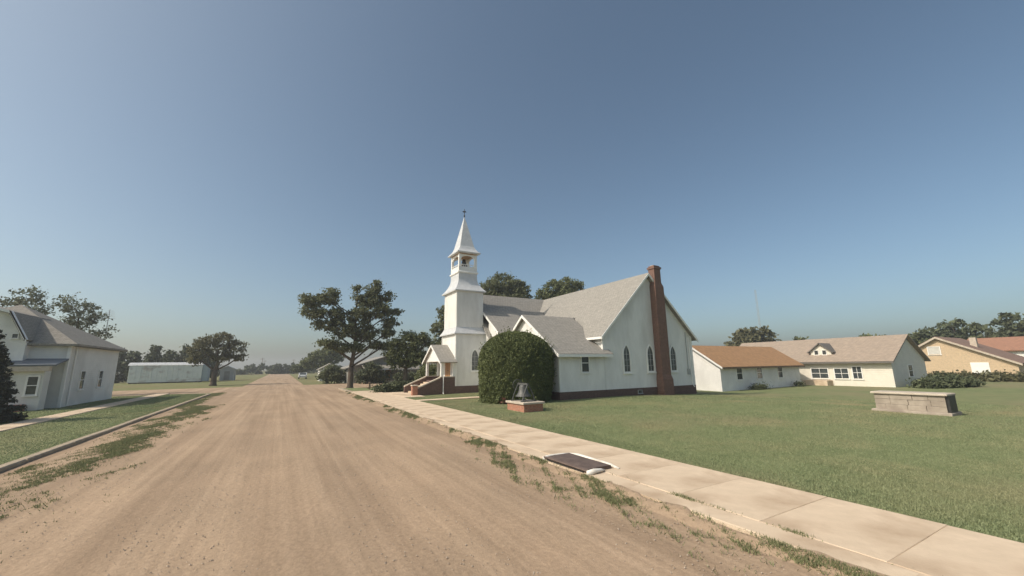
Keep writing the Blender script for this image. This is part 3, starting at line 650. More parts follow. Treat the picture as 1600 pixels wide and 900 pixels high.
for sx, sy in ((-1, -1), (1, -1), (-1, 1)):
    MB().box(TX+sx*hx-.07, TX+sx*hx+.07, TY+sy*hy-.07, TY+sy*hy+.07, .72, 5.45).build('tower_corner_board', M['trim'], CH)
for o in list(CH.children):
    if o.name.split('.')[0] in ('belfry_cornice','belfry_parapet','belfry_post','belfry_arch','belfry_railing','belfry_ceiling','tower_bell','spire','finial_cross','tower_bell_skirt'):
        o.location.z = -9.7*0.035; o.scale.z = 1.035      # the upper stages stand a little taller
for hx_, hy_, za, zb_ in ((hx, hy, .72, 5.45), (1.39, 1.65, 6.15, 9.6)):
    clap(Fr((TX, TY-hy_, 0), (1,0,0), (0,-1,0)), za, zb_, lambda z: (-hx_+.07, hx_-.07))
    clap(Fr((TX-hx_, TY, 0), (0,-1,0), (-1,0,0)), za, zb_, lambda z: (-hy_+.07, hy_-.07))
# ---- entrance porch
PX0, PX1, PY0, PY1, PYM = 12.45, TX-hx, 34.85, 39.35, 37.1
pb = MB(); pb.box(PX0, PX1-.065, PY0, PY0+.3, -.3, 1.52); pb.box(PX0, PX1-.065, PY1-.3, PY1, -.3, 1.52); pb.box(PX0+.02, PX1-.065, PY0+.3, PY1-.3, -.3, 1.2)
pb.build('porch_base', M['brick_base'], CH)
MB().box(PX0-.03, PX1-.066, PY0-.04, PY0+.34, 1.52, 1.6).build('porch_wall_cap', M['capstone'], CH)
MB().box(PX0-.03, PX1-.066, PY1-.34, PY1+.04, 1.52, 1.6).build('porch_wall_cap', M['capstone'], CH)
for yy in (PY0+.15, PY1-.15):
    for xx in (PX0+.16, PX1-.15):
        MB().bbox(xx-.11, xx+.11, yy-.11, yy+.11, 1.6, 2.95, .02).build('porch_post', M['trim'], CH)
pg = MB().prism([(34.75, 2.95), (39.45, 2.95), (39.45, 3.02), (PYM, 4.42), (34.75, 3.02)], 'x', PX0+.02, PX0+.16); pg.build('porch_gable', M['siding'], CH)
MB().box(PX0+.05, PX1-.003, 34.8, 39.4, 2.93, 2.98).build('porch_ceiling', M['soffit'], CH)
roof('porch_roof', [((PX0-.2, 34.45, 2.88), (PX1-.003, 34.45, 2.88), (PX1-.003, PYM, 4.55), (PX0-.2, PYM, 4.55)),
                    ((PX0-.2, PYM, 4.55), (PX1-.003, PYM, 4.55), (PX1-.003, 39.75, 2.88), (PX0-.2, 39.75, 2.88))], .09)
pr_ = MB(); rake_x(pr_, 34.45, 2.86, PYM, 4.53, PX0-.2, .17); rake_x(pr_, PYM, 4.53, 39.75, 2.86, PX0-.2, .17); pr_.build('rake_board', M['trim'], CH)
dr = MB().box(PX1-.07, PX1-.004, 35.95, 37.45, 1.2, 3.15).build('door', M['wood_door'], CH)
df = MB(); df.box(PX1-.10, PX1-.005, 35.78, 35.95, 1.2, 3.3); df.box(PX1-.10, PX1-.005, 37.45, 37.62, 1.2, 3.3); df.box(PX1-.10, PX1-.005, 35.95, 37.45, 3.15, 3.3); df.build('frame', M['trim'], dr)
dp = MB()
for y0 in (36.05, 36.78):
    for z0, z1 in ((1.35, 2.05), (2.15, 3.0)): dp.box(PX1-.09, PX1-.068, y0, y0+.57, z0, z1)
dp.build('panel', M['wood_door'], dr); MB().tube([(PX1-.06, 36.62, 2.1), (PX1-.14, 36.62, 2.1)], .035, 8).build('handle', M['dark_metal'], dr)
MB().tube([(PX0+.25, PY0-.06, 1.6), (PX0+.25, PY0-.06, .25), (PX0+.2, PY0-.25, .1)], .045, 8).build('downspout', M['trim'], CH)
# steps down to the walk
ns = 7
for i in range(ns):
    z1 = 1.2 - (i+1)*1.2/(ns+.5); x1 = PX0 - i*.29
    MB().bbox(x1-.30, x1-.001, PY0+.36, PY1-.36, -.1, z1, .015).build('step', M['concrete'], CH)
xe = PX0 - ns*.29
for yy in (PY0, PY1-.3):
    ck = MB().prism([(PX0-.001, -.2), (PX0-.001, 1.46), (xe-.05, .62), (xe-.05, -.2)], 'y', yy, yy+.3).build('step_side_wall', M['brick_base'], CH)
    MB().prism([(PX0-.001, 1.46), (PX0-.001, 1.56), (xe-.05, .72), (xe-.05, .62)], 'y', yy-.05, yy+.35).build('cap', M['capstone'], ck)
    if yy > PY0: continue
    pi_ = MB().box(xe-.5, xe-.05, yy-.08, yy+.38, -.2, .86).build('step_pier', M['brick_red'], CH)
    MB().bbox(xe-.55, xe-.0, yy-.13, yy+.43, .86, .95, .03).build('cap', M['capstone'], pi_)

# ------------------------------------------------------------------ topiary, bell and other churchyard things
def topiary():
    x0, y0 = 14.42, 24.75; rx, ry, h = 2.72, 2.25, 4.85
    root = thing('clipped_evergreen_bush', 'huge rounded dark green clipped evergreen against the white church wall', 'bush', (x0, y0, 0))
    def surf(u, v, s=1.0):
        # dome: near-vertical sides, round top, slightly tucked-in base
        zf = v; ang = u
        prof = np.where(zf < .55, 0.90 + .10*np.sin(np.clip(zf/.55, 0, 1)*math.pi/2), np.sqrt(np.clip(1-((zf-.55)/.45)**2.2, 0, 1)))
        lump = 1 + .028*np.sin(3*ang+4*zf) + .02*np.sin(7*ang-9*zf+1) + .012*np.sin(17*ang+23*zf) + .01*np.sin(29*ang-31*zf+2)
        return np.stack([x0+rx*s*prof*lump*np.cos(ang), y0+ry*s*prof*lump*np.sin(ang), zf*h*(s if s < 1 else 1)*np.ones_like(ang)], -1)
    nu, nv = 48, 26; V = []; F = []
    for j in range(nv+1):
        for i in range(nu): V.append(surf(np.array(2*math.pi*i/nu), np.array(j/nv), .955))
    for j in range(nv):
        for i in range(nu): F.append((j*nu+i, j*nu+(i+1) % nu, (j+1)*nu+(i+1) % nu, (j+1)*nu+i))
    n = 70000; u = rng.random(n)*2*math.pi; v = rng.random(n)
    top = rng.random(n) < .3; v = np.where(top, .62+.38*np.sqrt(rng.random(n)), v)
    c = surf(u, v) + rng.normal(size=(n, 3))*.028
    ns_ = 260; us, vs_ = rng.random(ns_)*2*math.pi, rng.random(ns_)**.8
    base_ = surf(us, vs_); out_ = base_ - np.array([x0, y0, 2.2]); out_ /= np.linalg.norm(out_, axis=1)[:, None]
    sh = np.vstack([base_ + out_*(.04+.22*t_)*(.5+rng.random((ns_, 1))) + np.array([0, 0, .12*t_*t_]) for t_ in np.linspace(0, 1, 9)])
    c = np.vstack([c, sh + rng.normal(size=sh.shape)*.015])
    q = leaf_quads(c, .055)
    raw_mesh('foliage', q, 4, M['topiary'], root, extra=(np.array(V), F), origin=(x0, y0, 0))
    MB().tube([(x0, y0, -.1), (x0, y0, 2.2)], [.14, .06], 7).build('trunk', M['bark'], root)
topiary()
bush('flower_clump', 'small clump of dusty red flowers at the foot of the clipped bush', None, 12.75, 23.4, .04,
     [(0,0,.25,.3,.25,.25), (.35,-.1,.22,.25,.22,.2)], 900, .05, M['flower'], 'flowers', .12)
bp_ = thing('bell_pedestal', 'low red brick pedestal with stone cap on the church lawn', 'pedestal', (11.85, 19.45, 0))
MB().box(11.25, 12.45, 18.55, 20.35, -.2, .46).build('brick_body', M['brick_red'], bp_)
MB().bbox(11.17, 12.53, 18.47, 20.43, .46, .56, .02).build('cap', M['capstone'], bp_)
bl = thing('church_bell', 'grey cast iron bell on curved legs, mounted on the brick pedestal', 'bell', (11.8, 19.5, .56))
bx, by = 11.8, 19.5
MB().lathe([(.44, .80), (.435, .83), (.37, .90), (.29, 1.02), (.245, 1.18), (.225, 1.32), (.20, 1.40), (.12, 1.45), (.05, 1.46)], bx, by, 28).build('bell_body', M['bell'], bl, smooth=True)
MB().lathe([(.40, .805), (.34, .9), (.26, 1.03), (.1, 1.3)], bx, by, 24).build('bell_inside', M['dark_metal'], bl, smooth=True)
MB().box(bx-.06, bx+.06, by-.52, by+.52, 1.43, 1.53).build('yoke', M['bell'], bl)
for s_ in (-1, 1):
    lg = MB()
    for t_ in (-1, 1):
        lg.tube([(bx+t_*.02, by+s_*.5, 1.46), (bx+t_*.16, by+s_*.52, 1.2), (bx+t_*.3, by+s_*.53, .9), (bx+t_*.40, by+s_*.54, .57)], [.035, .028, .028, .035], 7)
    lg.box(bx-.48, bx+.48, by+s_*.54-.05, by+s_*.54+.05, .56, .6); lg.build('leg', M['bell'], bl)
wh = MB()
wr = [(bx+.52*math.cos(2*math.pi*i/20), by+.62, 1.40+.30*math.sin(2*math.pi*i/20)*1.0) for i in range(21)]
wh.tube([(bx+.3*math.cos(2*math.pi*i/20), by+.62, 1.40+.3*math.sin(2*math.pi*i/20)) for i in range(21)], .02, 6)
for i in range(3):
    a_ = math.pi*i/3; wh.tube([(bx-.3*math.cos(a_), by+.62, 1.4-.3*math.sin(a_)), (bx+.3*math.cos(a_), by+.62, 1.4+.3*math.sin(a_))], .014, 5)
wh.build('bell_wheel', M['bell'], bl)
MB().tube([(bx, by, 1.3), (bx, by, .78)], [.02, .03], 6).build('clapper', M['dark_metal'], bl)

# storm drain inlet in the sidewalk
si = thing('storm_drain_inlet', 'storm drain inlet with brown steel plate and white painted concrete rim in sidewalk', 'drain', (6.6, 8.5, .05))
pts = [(6.16, .05), (6.16, .15), (6.24, .19), (6.45, .205), (6.98, .20), (7.0, .12), (7.0, .05)]
MB().prism(pts, 'y', 7.62, 9.42).build('cover_plate', M['rust_plate'], si)
MB().box(6.125, 6.158, 7.7, 9.35, .012, .13).build('opening_shade', M['dark_metal'], si)  # solid dark strip standing in for the shaded mouth of the inlet
MB().tube([(6.14, 7.55, .17), (6.14, 9.5, .17)], .03, 8).build('nosing', M['rust_plate'], si)
def rim(path, r): MB().tube(path, r, 10).build('rim', M['white_paint'], si, smooth=True)
rim([(6.13, 9.50, .05), (6.16, 9.54, .13), (6.4, 9.56, .155), (6.75, 9.54, .155), (7.02, 9.47, .15)], [.05, .055, .05, .045, .045])
rim([(7.02, 9.47, .15), (7.12, 9.2, .15), (7.13, 8.5, .15), (7.12, 7.8, .14), (7.1, 7.45, .11)], [.045, .06, .055, .055, .03])
rim([(6.12, 7.50, .06), (6.14, 7.49, .13), (6.3, 7.47, .165), (6.55, 7.5, .15), (6.7, 7.54, .12)], [.055, .085, .075, .05, .02])

si.scale = (.92, .88, .72); si.location.y = 8.33
# stone monument on the lawn at the right
mo = thing('stone_monument', 'low tan stone monument wall standing alone on the lawn at right', 'monument', (26.9, 7.8, gz(26.9)))
zb = gz(26.9)
MB().bbox(26.2, 27.6, 6.35, 9.2, zb-.1, zb+.16, .03).build('plinth', M['stone_tan'], mo)
k0 = 0
for r_ in range(3):
    yy = 6.5
    while yy < 9.02:
        ln = min(random.uniform(.5, .85), 9.05-yy)
        if 9.05-(yy+ln) < .3: ln = 9.05-yy
        j_ = random.uniform(-.015, .015)
        MB().bbox(26.34+j_, 27.4, yy+.008, yy+ln-.008, zb+.16+.25*r_+.004, zb+.16+.25*(r_+1)-.006, .015).build('stone', M['stone_tan'], mo); yy += ln
MB().bbox(26.24, 27.5, 6.4, 9.15, zb+.91, zb+1.0, .03).build('cap', M['capstone'], mo)
MB().box(26.40, 27.34, 6.40, 6.49, zb+.17, zb+.90).build('end_shade_panel', M['dark_metal'], mo)  # dark sheet imitating the shade on the monument's south end

# small post and low shrub by the corner
bo = MB().bbox(8.8, 9.0, 48.5, 48.7, 0, .85, .03).build('wooden_post', M['post_wood']); tag(bo, 'short weathered wooden post on the grass by the street corner', 'post')
bush('low_juniper', 'low spreading green juniper left of the church steps', None, 10.0, 42.2, .05,
     [(-1.2,0,.35,.8,.8,.35), (0,.2,.4,.9,.9,.42), (1.2,.1,.45,.8,.9,.5)], 5000, .09, M['leaf_dark'])
bush('porch_shrub', 'tall green shrub growing beyond the church porch', None, 13.2, 41.4, .05,
     [(0,0,1.4,.9,.8,1.3), (.5,.3,2.2,.6,.6,.7)], 5000, .09, M['leaf_mid'])

# ------------------------------------------------------------------ houses on the right
an = thing('long_annex', 'long low white building with orange tan roof right of the church', 'building', (38.7, 25.2, -.4))
ax0, ax1, ay0, ay1, aym = 38.7, 54.2, 25.3, 31.3, 28.3
MB().prism(gable_wall_pts(ay0, ay1, -.5, 2.3, aym, 4.2), 'x', ax0, ax1).build('wall', M['siding'], an)
roof('roof', [((ax0-.35, ay0-.5, 2.05), (ax1+.3, ay0-.5, 2.05), (ax1+.3, aym, 4.38), (ax0-.35, aym, 4.38)),
              ((ax0-.35, aym, 4.38), (ax1+.3, aym, 4.38), (ax1+.3, ay1+.5, 2.05), (ax0-.35, ay1+.5, 2.05))], .12, M['shingle_orange'], an)
t_ = MB(); rake_x(t_, ay0-.5, 2.03, aym, 4.36, ax0-.35, .2); rake_x(t_, aym, 4.36, ay1+.5, 2.03, ax0-.35, .2); t_.build('rake_board', M['trim'], an)
MB().box(ax0-.3, ax1+.3, ay0-.54, ay0-.5, 1.86, 2.03).build('fascia', M['post_wood'], an)
for x in (41.9, 45.6, 49.8): rect_window(an, Fr((x, ay0, .75), (1,0,0), (0,-1,0)), .95, 1.25)
def porchless(*a): pass
for x, w in ((43.4, .5), (44.6, .6), (52.0, .45)):
    bush('foundation_shrub', {43.4: 'leftmost low shrub against the shaded annex wall', 44.6: 'middle low shrub against the shaded annex wall', 52.0: 'rightmost low shrub against the shaded annex wall'}[x],
         'low shrubs along the annex', x, 24.6, -.38, [(0,0,.25,w,.35,.3)], 700, .07, M['leaf_dark'])

h2 = thing('tan_roof_house', 'cream house with tan shingle roof and small gabled dormer beyond the annex', 'house', (62, 25, -.4))
bx0, bx1, by0, by1, bxm = 57, 67, 17.6, 36, 62
MB().prism(gable_wall_pts(bx0, bx1, -.6, 2.6, bxm, 5.15), 'y', by0, by1).build('wall', M['cream'], h2)
roof('roof', [((bx0-.6, by0-.4, 2.42), (bxm, by0-.4, 5.4), (bxm, by1+.4, 5.4), (bx0-.6, by1+.4, 2.42)),
              ((bxm, by0-.4, 5.4), (bx1+.6, by0-.4, 2.42), (bx1+.6, by1+.4, 2.42), (bxm, by1+.4, 5.4))], .15, M['shingle_tan'], h2)
MB().box(bx0-.66, bx0-.6, by0-.4, by1, 2.2, 2.40).build('fascia', M['shingle_dark'], h2)
dm = MB().prism(gable_wall_pts(23.3, 25.5, 3.0, 3.75, 24.4, 4.55), 'x', 58.0, 61.2).build('dormer', M['cream'], h2)
roof('dormer_roof', [((57.7, 23.0, 3.55), (61.4, 23.0, 3.55), (61.4, 24.4, 4.72), (57.7, 24.4, 4.72)), ((57.7, 24.4, 4.72), (61.4, 24.4, 4.72), (61.4, 25.8, 3.55), (57.7, 25.8, 3.55))], .1, M['shingle_dark'], dm)
for y in (24.0, 24.85): rect_window(h2, Fr((58.0, y, 3.3), (0,1,0), (-1,0,0)), .4, .5, mid=False, t=.05)
for y, w, h, z in ((24.4, 1.7, 1.1, .5), (22.2, 1.3, 1.1, .5), (20.7, .8, 1.3, .5)): rect_window(h2, Fr((bx0, y, z), (0,1,0), (-1,0,0)), w, h, vert=True)
MB().box(55.6, 57, 23.2, 25.8, -.5, .25).build('stoop', M['concrete'], h2)
rect_window(h2, Fr((62, by0, .7), (1,0,0), (0,-1,0)), 1.2, 1.2)

h4 = thing('tan_brick_house', 'house with broad tan brick gable and white garage door behind dark hedge', 'house', (94, 19, -.4))
MB().prism([(13.9, -.6), (24.2, -.6), (24.2, 4.0), (21.3, 5.8), (13.9, 1.95)], 'x', 88, 100).build('wall', M['brick_tan'], h4)
roof('roof', [((87.5, 13.4, 1.85), (100.5, 13.4, 1.85), (100.5, 21.3, 6.0), (87.5, 21.3, 6.0)), ((87.5, 21.3, 6.0), (100.5, 21.3, 6.0), (100.5, 24.8, 3.85), (87.5, 24.8, 3.85))], .2, M['shingle_brown'], h4)
t_ = MB(); rake_x(t_, 13.4, 1.8, 21.3, 5.95, 87.5, .28); rake_x(t_, 21.3, 5.95, 24.8, 3.8, 87.5, .28); t_.build('rake_board', M['capstone'], h4)
rect_window(h4, Fr((88, 21.8, 3.3), (0,1,0), (-1,0,0)), 1.3, 1.1, glass=M['curtain'], mid=False)
gd = MB().box(87.93, 87.997, 16.5, 18.3, .0, 2.0).build('garage_door', M['trim'], h4)
gl = MB()
for i in range(3): gl.box(87.915, 87.93, 16.55, 18.25, .08+.65*i, .62+.65*i)
gl.build('panel', M['trim'], gd)
MB().box(92, 92.7, 18.0, 18.7, 4.0, 5.75).build('chimney', M['capstone'], h4)
h5 = thing('red_roof_house', 'white house with low red brown roof farthest right on the skyline', 'house', (116, 15, -.4))
MB().prism(gable_wall_pts(110, 122, -.6, 4.0, 116, 6.0), 'y', 6, 23.2).build('wall', M['siding2'], h5)
roof('roof', [((109.4, 5.5, 3.9), (116, 5.5, 6.4), (116, 23.7, 6.4), (109.4, 23.7, 3.9)), ((116, 5.5, 6.4), (122.6, 5.5, 3.9), (122.6, 23.7, 3.9), (116, 23.7, 6.4))], .2, M['shingle_red'], h5)
for y in (9, 13, 17, 21): rect_window(h5, Fr((110, y, 1.2), (0,1,0), (-1,0,0)), 1.4, 1.4)
bush('dark_hedge', 'dark hedge running right of the cream house gable', None, 60, 14.6, -.4,
     [(-2.6,.5,.4,1.1,1.2,.42), (-.8,.1,.5,1.2,1.2,.5), (1.2,-.2,.55,1.3,1.3,.55), (3.2,-.5,.4,1.2,1.2,.42)], 9000, .16, M['leaf_dark'], 'hedge', .4)
bush('long_low_hedge', 'long olive hedge below the tan brick gable', None, 78, 14.5, -.4,
     [(0,4,.45,1.5,3,.5), (1,1,.5,1.5,2.5,.55), (2,-2.5,.45,1.5,3,.5), (3,-5.5,.5,1.5,3,.55)], 9000, .2, M['leaf_olive'], 'hedge', .5)

# ------------------------------------------------------------------ house on the left
LH = thing('white_corner_house', 'white two storey house with grey hip roof on the left corner', 'house', (-17, 44, .08))
lx0, lx1, ly0, ly1, le = -22.5, -13.0, 39.8, 49.6, 4.45
MB().box(lx0, lx1, ly0, ly1, 0, le).build('wall', M['siding2'], LH)
apx = (-17.6, 44.4, 7.55); o_ = .45
hr = MB(); A = (lx0-o_, ly0-o_, le-.05); B = (lx1+o_, ly0-o_, le-.05); C = (lx1+o_, ly1+o_, le-.05); D = (lx0-o_, ly1+o_, le-.05)
hr.add([A, B, C, D, apx, (A[0],A[1],le-.2), (B[0],B[1],le-.2), (C[0],C[1],le-.2), (D[0],D[1],le-.2)],
       [(0,1,4),(1,2,4),(2,3,4),(3,0,4),(5,6,1,0),(6,7,2,1),(7,8,3,2),(8,5,0,3),(8,7,6,5)])
hr.build('hip_roof', M['shingle_grey2'], LH)
gam = [(-14.8, 4.6), (-15.75, 6.45), (-18.6, 7.35), (-21.45, 6.45), (-22.4, 4.6)]
MB().prism([(-14.95, 0), (-14.95, 4.5), (-15.85, 6.3), (-18.6, 7.18), (-21.35, 6.3), (-22.25, 4.5), (-22.25, 0)], 'y', 39.2, 43).build('gambrel_wall', M['siding2'], LH)
roof('gambrel_roof', [((gam[i][0], 38.7, gam[i][1]), (gam[i+1][0], 38.7, gam[i+1][1]), (gam[i+1][0], 44, gam[i+1][1]), (gam[i][0], 44, gam[i][1])) for i in range(4)], .12, M['shingle_grey2'], LH)
t_ = MB()
for i in range(4): rake_y(t_, gam[i][0]+.02, gam[i][1]+.02, gam[i+1][0]+.02, gam[i+1][1]+.02, 38.7, .16, .04)
t_.build('rake_board', M['trim'], LH)
t_ = MB().prism([(-14.78, 4.62), (-15.73, 6.47), (-15.83, 6.5), (-14.9, 4.60)], 'y', 38.66, 38.95).build('rake_flashing', M['trim'], LH)
rect_window(LH, Fr((-17.4, 39.2, 4.6), (1,0,0), (0,-1,0)), 1.1, 1.4)
rect_window(LH, Fr((-15.5, 39.2, 4.75), (1,0,0), (0,-1,0)), .25, .25, mid=False, t=.04)
for y in (42.6, 46.1): rect_window(LH, Fr((-13.0, y, 1.25), (0,1,0), (1,0,0)), .75, 1.25)
MB().box(-13.1, -12.94, 39.74, 39.9, .0, 4.3).build('corner_board', M['trim'], LH)
MB().tube([(-12.93, 40.7, 4.2), (-12.93, 40.7, .2)], .045, 7).build('downspout', M['trim'], LH)
MB().box(-17.5, -13.5, 38.35, 39.19, 0, 2.95).build('entry_wall', M['siding2'], LH)
roof('entry_roof', [((-17.8, 38.0, 2.98), (-12.95, 38.0, 2.98), (-12.95, 39.79, 3.4), (-17.8, 39.79, 3.4))], .1, M['blue_roof'], LH)
MB().box(-17.8, -13.2, 37.98, 38.34, 2.55, 2.86).build('entry_fascia', M['capstone'], LH)
rect_window(LH, Fr((-13.95, 38.35, 1.1), (1,0,0), (0,-1,0)), .45, 1.1)
ed = MB().box(-15.9, -15.0, 38.3, 38.345, .5, 2.45).build('door', M['trim'], LH)
MB().tube([(-15.12, 38.3, 1.45), (-15.12, 38.22, 1.45)], .03, 7).build('handle', M['dark_metal'], ed)
MB().box(-16.8, -14.05, 37.5, 38.33, 0, .48).build('stoop', M['brick_red'], LH)
MB().box(-15.5, -14.2, 37.2, 37.49, 0, .27).build('step', M['concrete'], LH)

def spruce(x, y, h, r):
    root = thing('spruce_tree', 'dark conical spruce at the left edge beside the sidewalk', 'tree', (x, y, .08))
    MB().tube([(x, y, 0), (x, y, h*.95)], [.17, .02], 8).build('trunk', M['bark'], root)
    pts = []
    for i in range(330):
        z = h*(1-math.sqrt(random.random()))*.96 + .25
        rr = r*(1-z/h)**.85 + .05; a = random.uniform(0, 2*math.pi); l = rr*random.uniform(.7, 1.12); m = int(80*l)+14
        t = rng.random(m)**.7
        px = x + np.cos(a)*l*t; py = y + np.sin(a)*l*t; pz = z + .08 - .34*l*t + .16*l*t*t
        w = .2*(1.1-t)*l
        pts.append(np.stack([px, py, pz], 1) + rng.normal(size=(m, 3))*np.stack([w*.6+.03, w*.6+.03, .04+0*w], 1))
    raw_mesh('crown', leaf_quads(np.vstack(pts), .075), 4, M['needle'], root, origin=(x, y, .08))
spruce(-12.75, 30.0, 5.2, 1.75)

# ------------------------------------------------------------------ things beyond the cross street
tl = thing('storage_trailer', 'long white metal storage building beyond the cross street, left of the road', 'building', (-20, 108, 0))
MB().box(-26.2, -14.6, 107, 110.6, .15, 3.5).build('side_wall', M['trailer'], tl)
MB().box(-14.6, -13.6, 107.25, 110.4, .15, 3.4).build('end_section', M['trailer_end'], tl)
rt = [(107-.12, 3.5), (107.3, 3.85), (108, 4.08), (109.4, 4.08), (110.3, 3.85), (110.72, 3.5)]
MB().prism(rt, 'x', -26.4, -14.5).build('roof', M['skirt'], tl)
MB().box(-26.0, -14.8, 107.1, 110.5, -.1, .15).build('skirting', M['dark_metal'], tl)
for i in range(14):
    MB().box(-26.0+.82*i-.03, -26.0+.82*i+.03, 106.95, 106.999, .2, 3.48).build('panel_rib', M['trailer'], tl)
gb = thing('grey_shed', 'small grey shed half hidden behind the broad street tree', 'shed', (-10.9, 117.5, 0))
MB().prism(gable_wall_pts(-12.4, -9.6, -.1, 2.6, -11, 3.2), 'y', 116, 119.5).build('wall', M['grey_box'], gb)
roof('roof', [((-12.7, 115.7, 2.55), (-11, 115.7, 3.35), (-11, 119.8, 3.35), (-12.7, 119.8, 2.55)), ((-11, 115.7, 3.35), (-9.3, 115.7, 2.55), (-9.3, 119.8, 2.55), (-11, 119.8, 3.35))], .08, M['skirt'], gb)
MB().box(-11.6, -10.5, 115.93, 115.995, 0, 2.1).build('door', M['grey_wall'], gb)
# dark windbreak trees behind the building: each its own
wbk = [(-34, 5.5), (-31, 6.2), (-28, 6.0), (-25, 7.3), (-22, 6.6), (-19.5, 7.6), (-17.2, 8.6), (-15, 6.4)]
for i, (x, h) in enumerate(wbk):
    h *= 1.08
    tree('windbreak_tree', 'dark evergreen in the row behind the white storage building, number %s from the left' % ['one','two','three','four','five','six','seven','eight'][i], 'windbreak trees behind the storage building',
         x, 117+random.uniform(-2, 2), 1.0, .2, [(0,0,h*.35,2.0,2.0,h*.35), (random.uniform(-.4,.4),0,h*.68,1.25,1.25,h*.3), (random.uniform(-.3,.3),0,h*.86,.6,.6,h*.16)], 3200, .3, M['leaf_dark'], clump=.5, limbs=False)
tree('street_tree', 'broad spreading olive tree on the far left corner beyond the crossing', None, -9.4, 81, 2.3, .42,
     [(-2.4,0,5.6,1.5,1.6,1.3), (-1.0,0,7.3,1.4,1.5,1.0), (.9,.2,7.4,1.4,1.4,1.0), (2.4,0,6.2,1.4,1.5,.9), (2.9,.3,4.4,1.1,1.3,.7), (-2.6,.2,4.2,1.2,1.3,.8), (.2,.4,5.4,1.6,1.8,1.4), (1.3,-.4,4.6,1.0,1.2,.7)],
     6200, .17, M['leaf_olive'], clump=.40)
# trees along the road on the far right side
tree('corner_tree', 'big dark green tree with forked crown at the near street corner', None, 7.5, 53.6, 2.6, .35,
     [(-4.6,0,9.3,1.3,1.5,1.0), (-3.0,.3,11.2,1.1,1.2,1.0), (-5.3,-.2,10.6,.9,1.0,.8), (-4.0,0,11.0,.8,.9,.6), (-3.6,0,7.7,1.0,1.2,.6), (-2.2,0,8.9,1.0,1.2,.9), (-1.3,0,7.2,1.5,1.7,1.1), (-2.9,.2,5.6,1.1,1.3,.5), (-1.7,.1,5.0,1.2,1.3,.6), (.6,0,8.9,1.5,1.8,1.2),
      (1.7,.2,11.0,1.3,1.5,1.1), (2.5,0,13.0,.7,.8,.8), (2.0,.1,12.2,.9,.9,.7), (.2,-.1,12.4,.4,.5,.7), (.8,.1,11.2,.7,.8,.7), (3.7,.1,11.6,.8,.9,.5), (4.4,.2,12.0,.5,.6,.4), (3.4,0,9.7,1.3,1.5,1.0), (5.2,.2,9.8,.7,.8,.45), (4.5,-.2,8.2,1.0,1.2,.6), (4.0,-.2,6.9,1.1,1.3,.6), (1.5,.2,6.8,1.4,1.6,1.0), (.2,-.3,5.0,1.1,1.3,.6), (2.6,.2,5.4,1.1,1.1,.5), (3.9,.1,5.2,.8,.9,.4)],
     23000, .15, M['leaf_big'], clump=.38)
tree('yard_tree', 'mid height green tree just left of the church porch', None, 14.0, 52.5, 2.2, .3,
     [(-1.5,0,4.7,1.3,1.5,1.3), (.2,0,5.6,1.5,1.6,1.4), (1.8,.2,6.1,1.2,1.3,.9), (2.9,0,5.7,.9,1,.6), (.6,-.2,3.6,1.7,1.6,1.2), (-1.2,.2,3.2,1.0,1.2,.8), (2.2,.3,3.8,1.2,1.2,1.2)], 9000, .16, M['leaf_mid'], clump=.42)
tree('slender_tree', 'narrow tree showing just left of the church tower', None, 22.2, 60, 4, .25,
     [(-.9,0,8.5,1.3,1.3,1.4), (0,0,10.8,1.3,1.3,1.3), (.5,0,6.5,1.4,1.4,1.2), (-.9,.2,6.0,1.0,1.0,.8)], 4500, .2, M['leaf_big'], clump=.4)
tree('tall_tree', 'tall dark tree rising behind the church roof beside the tower', None, 33.2, 60, 9, .5,
     [(-3.0,0,15.2,2.0,2.2,1.5), (-.6,.3,16.6,2.4,2.6,1.6), (2.2,0,16.0,2.2,2.3,1.4), (3.6,.2,14.8,1.5,1.6,1.0), (0,0,14.2,3.2,3,1.5), (0,0,11.5,3,3,1.6)], 12000, .21, M['leaf_big'], clump=.5)
tree('rear_tree', 'lighter green tree behind the ridge of the church roof', None, 45.5, 60, 9, .5,
     [(-4.2,0,15.0,1.7,1.9,1.1), (-1.6,.3,16.9,2.0,2.1,1.6), (1.2,0,17.4,2.2,2.2,1.4), (3.6,.2,17.4,1.7,1.8,1.1), (0,0,14.8,3.6,3,1.8), (0,0,12,3,3,1.6)], 11000, .21, M['leaf_mid'], clump=.5)
bush('corner_bush', 'rounded dark bush at the far right corner of the crossing', None, 7.3, 73.5, -.03, [(0,0,1.6,1.5,1.4,1.5), (-.9,.2,1.1,1.1,1.2,1.1), (1.2,.2,1.3,1.2,1.2,1.3), (.2,0,2.5,.9,.9,.7)], 5000, .17, M['leaf_big'], clump=.4)
bush('porch_bush', 'large dark bush in front of the low house porch', None, 12.6, 67.5, -.03, [(0,0,1.5,1.5,1.4,1.5), (-1.3,.2,1.2,1.1,1.2,1.2), (1.6,.3,1.2,1.3,1.2,1.2), (-.3,0,2.6,1.0,1.0,.8)], 5200, .17, M['leaf_dark'], clump=.4)
bush('yard_bush', 'small bush between the porch house and the church steps', None, 16.6, 63.5, -.03, [(0,0,.9,1.3,1.2,.9), (1.2,.2,.8,1.0,1.0,.8)], 2600, .16, M['leaf_dark'], clump=.4)
h3 = thing('porch_house', 'low grey house with pale porch roof behind the corner tree', 'house', (14, 74, 0))
MB().prism(gable_wall_pts(9.5, 21.5, -.1, 2.5, 15.5, 4.2), 'y', 71, 80).build('wall', M['grey_wall'], h3)
roof('roof', [((9.0, 70.5, 2.4), (15.5, 70.5, 4.4), (15.5, 80.5, 4.4), (9.0, 80.5, 2.4)), ((15.5, 70.5, 4.4), (22, 70.5, 2.4), (22, 80.5, 2.4), (15.5, 80.5, 4.4))], .15, M['shingle'], h3)
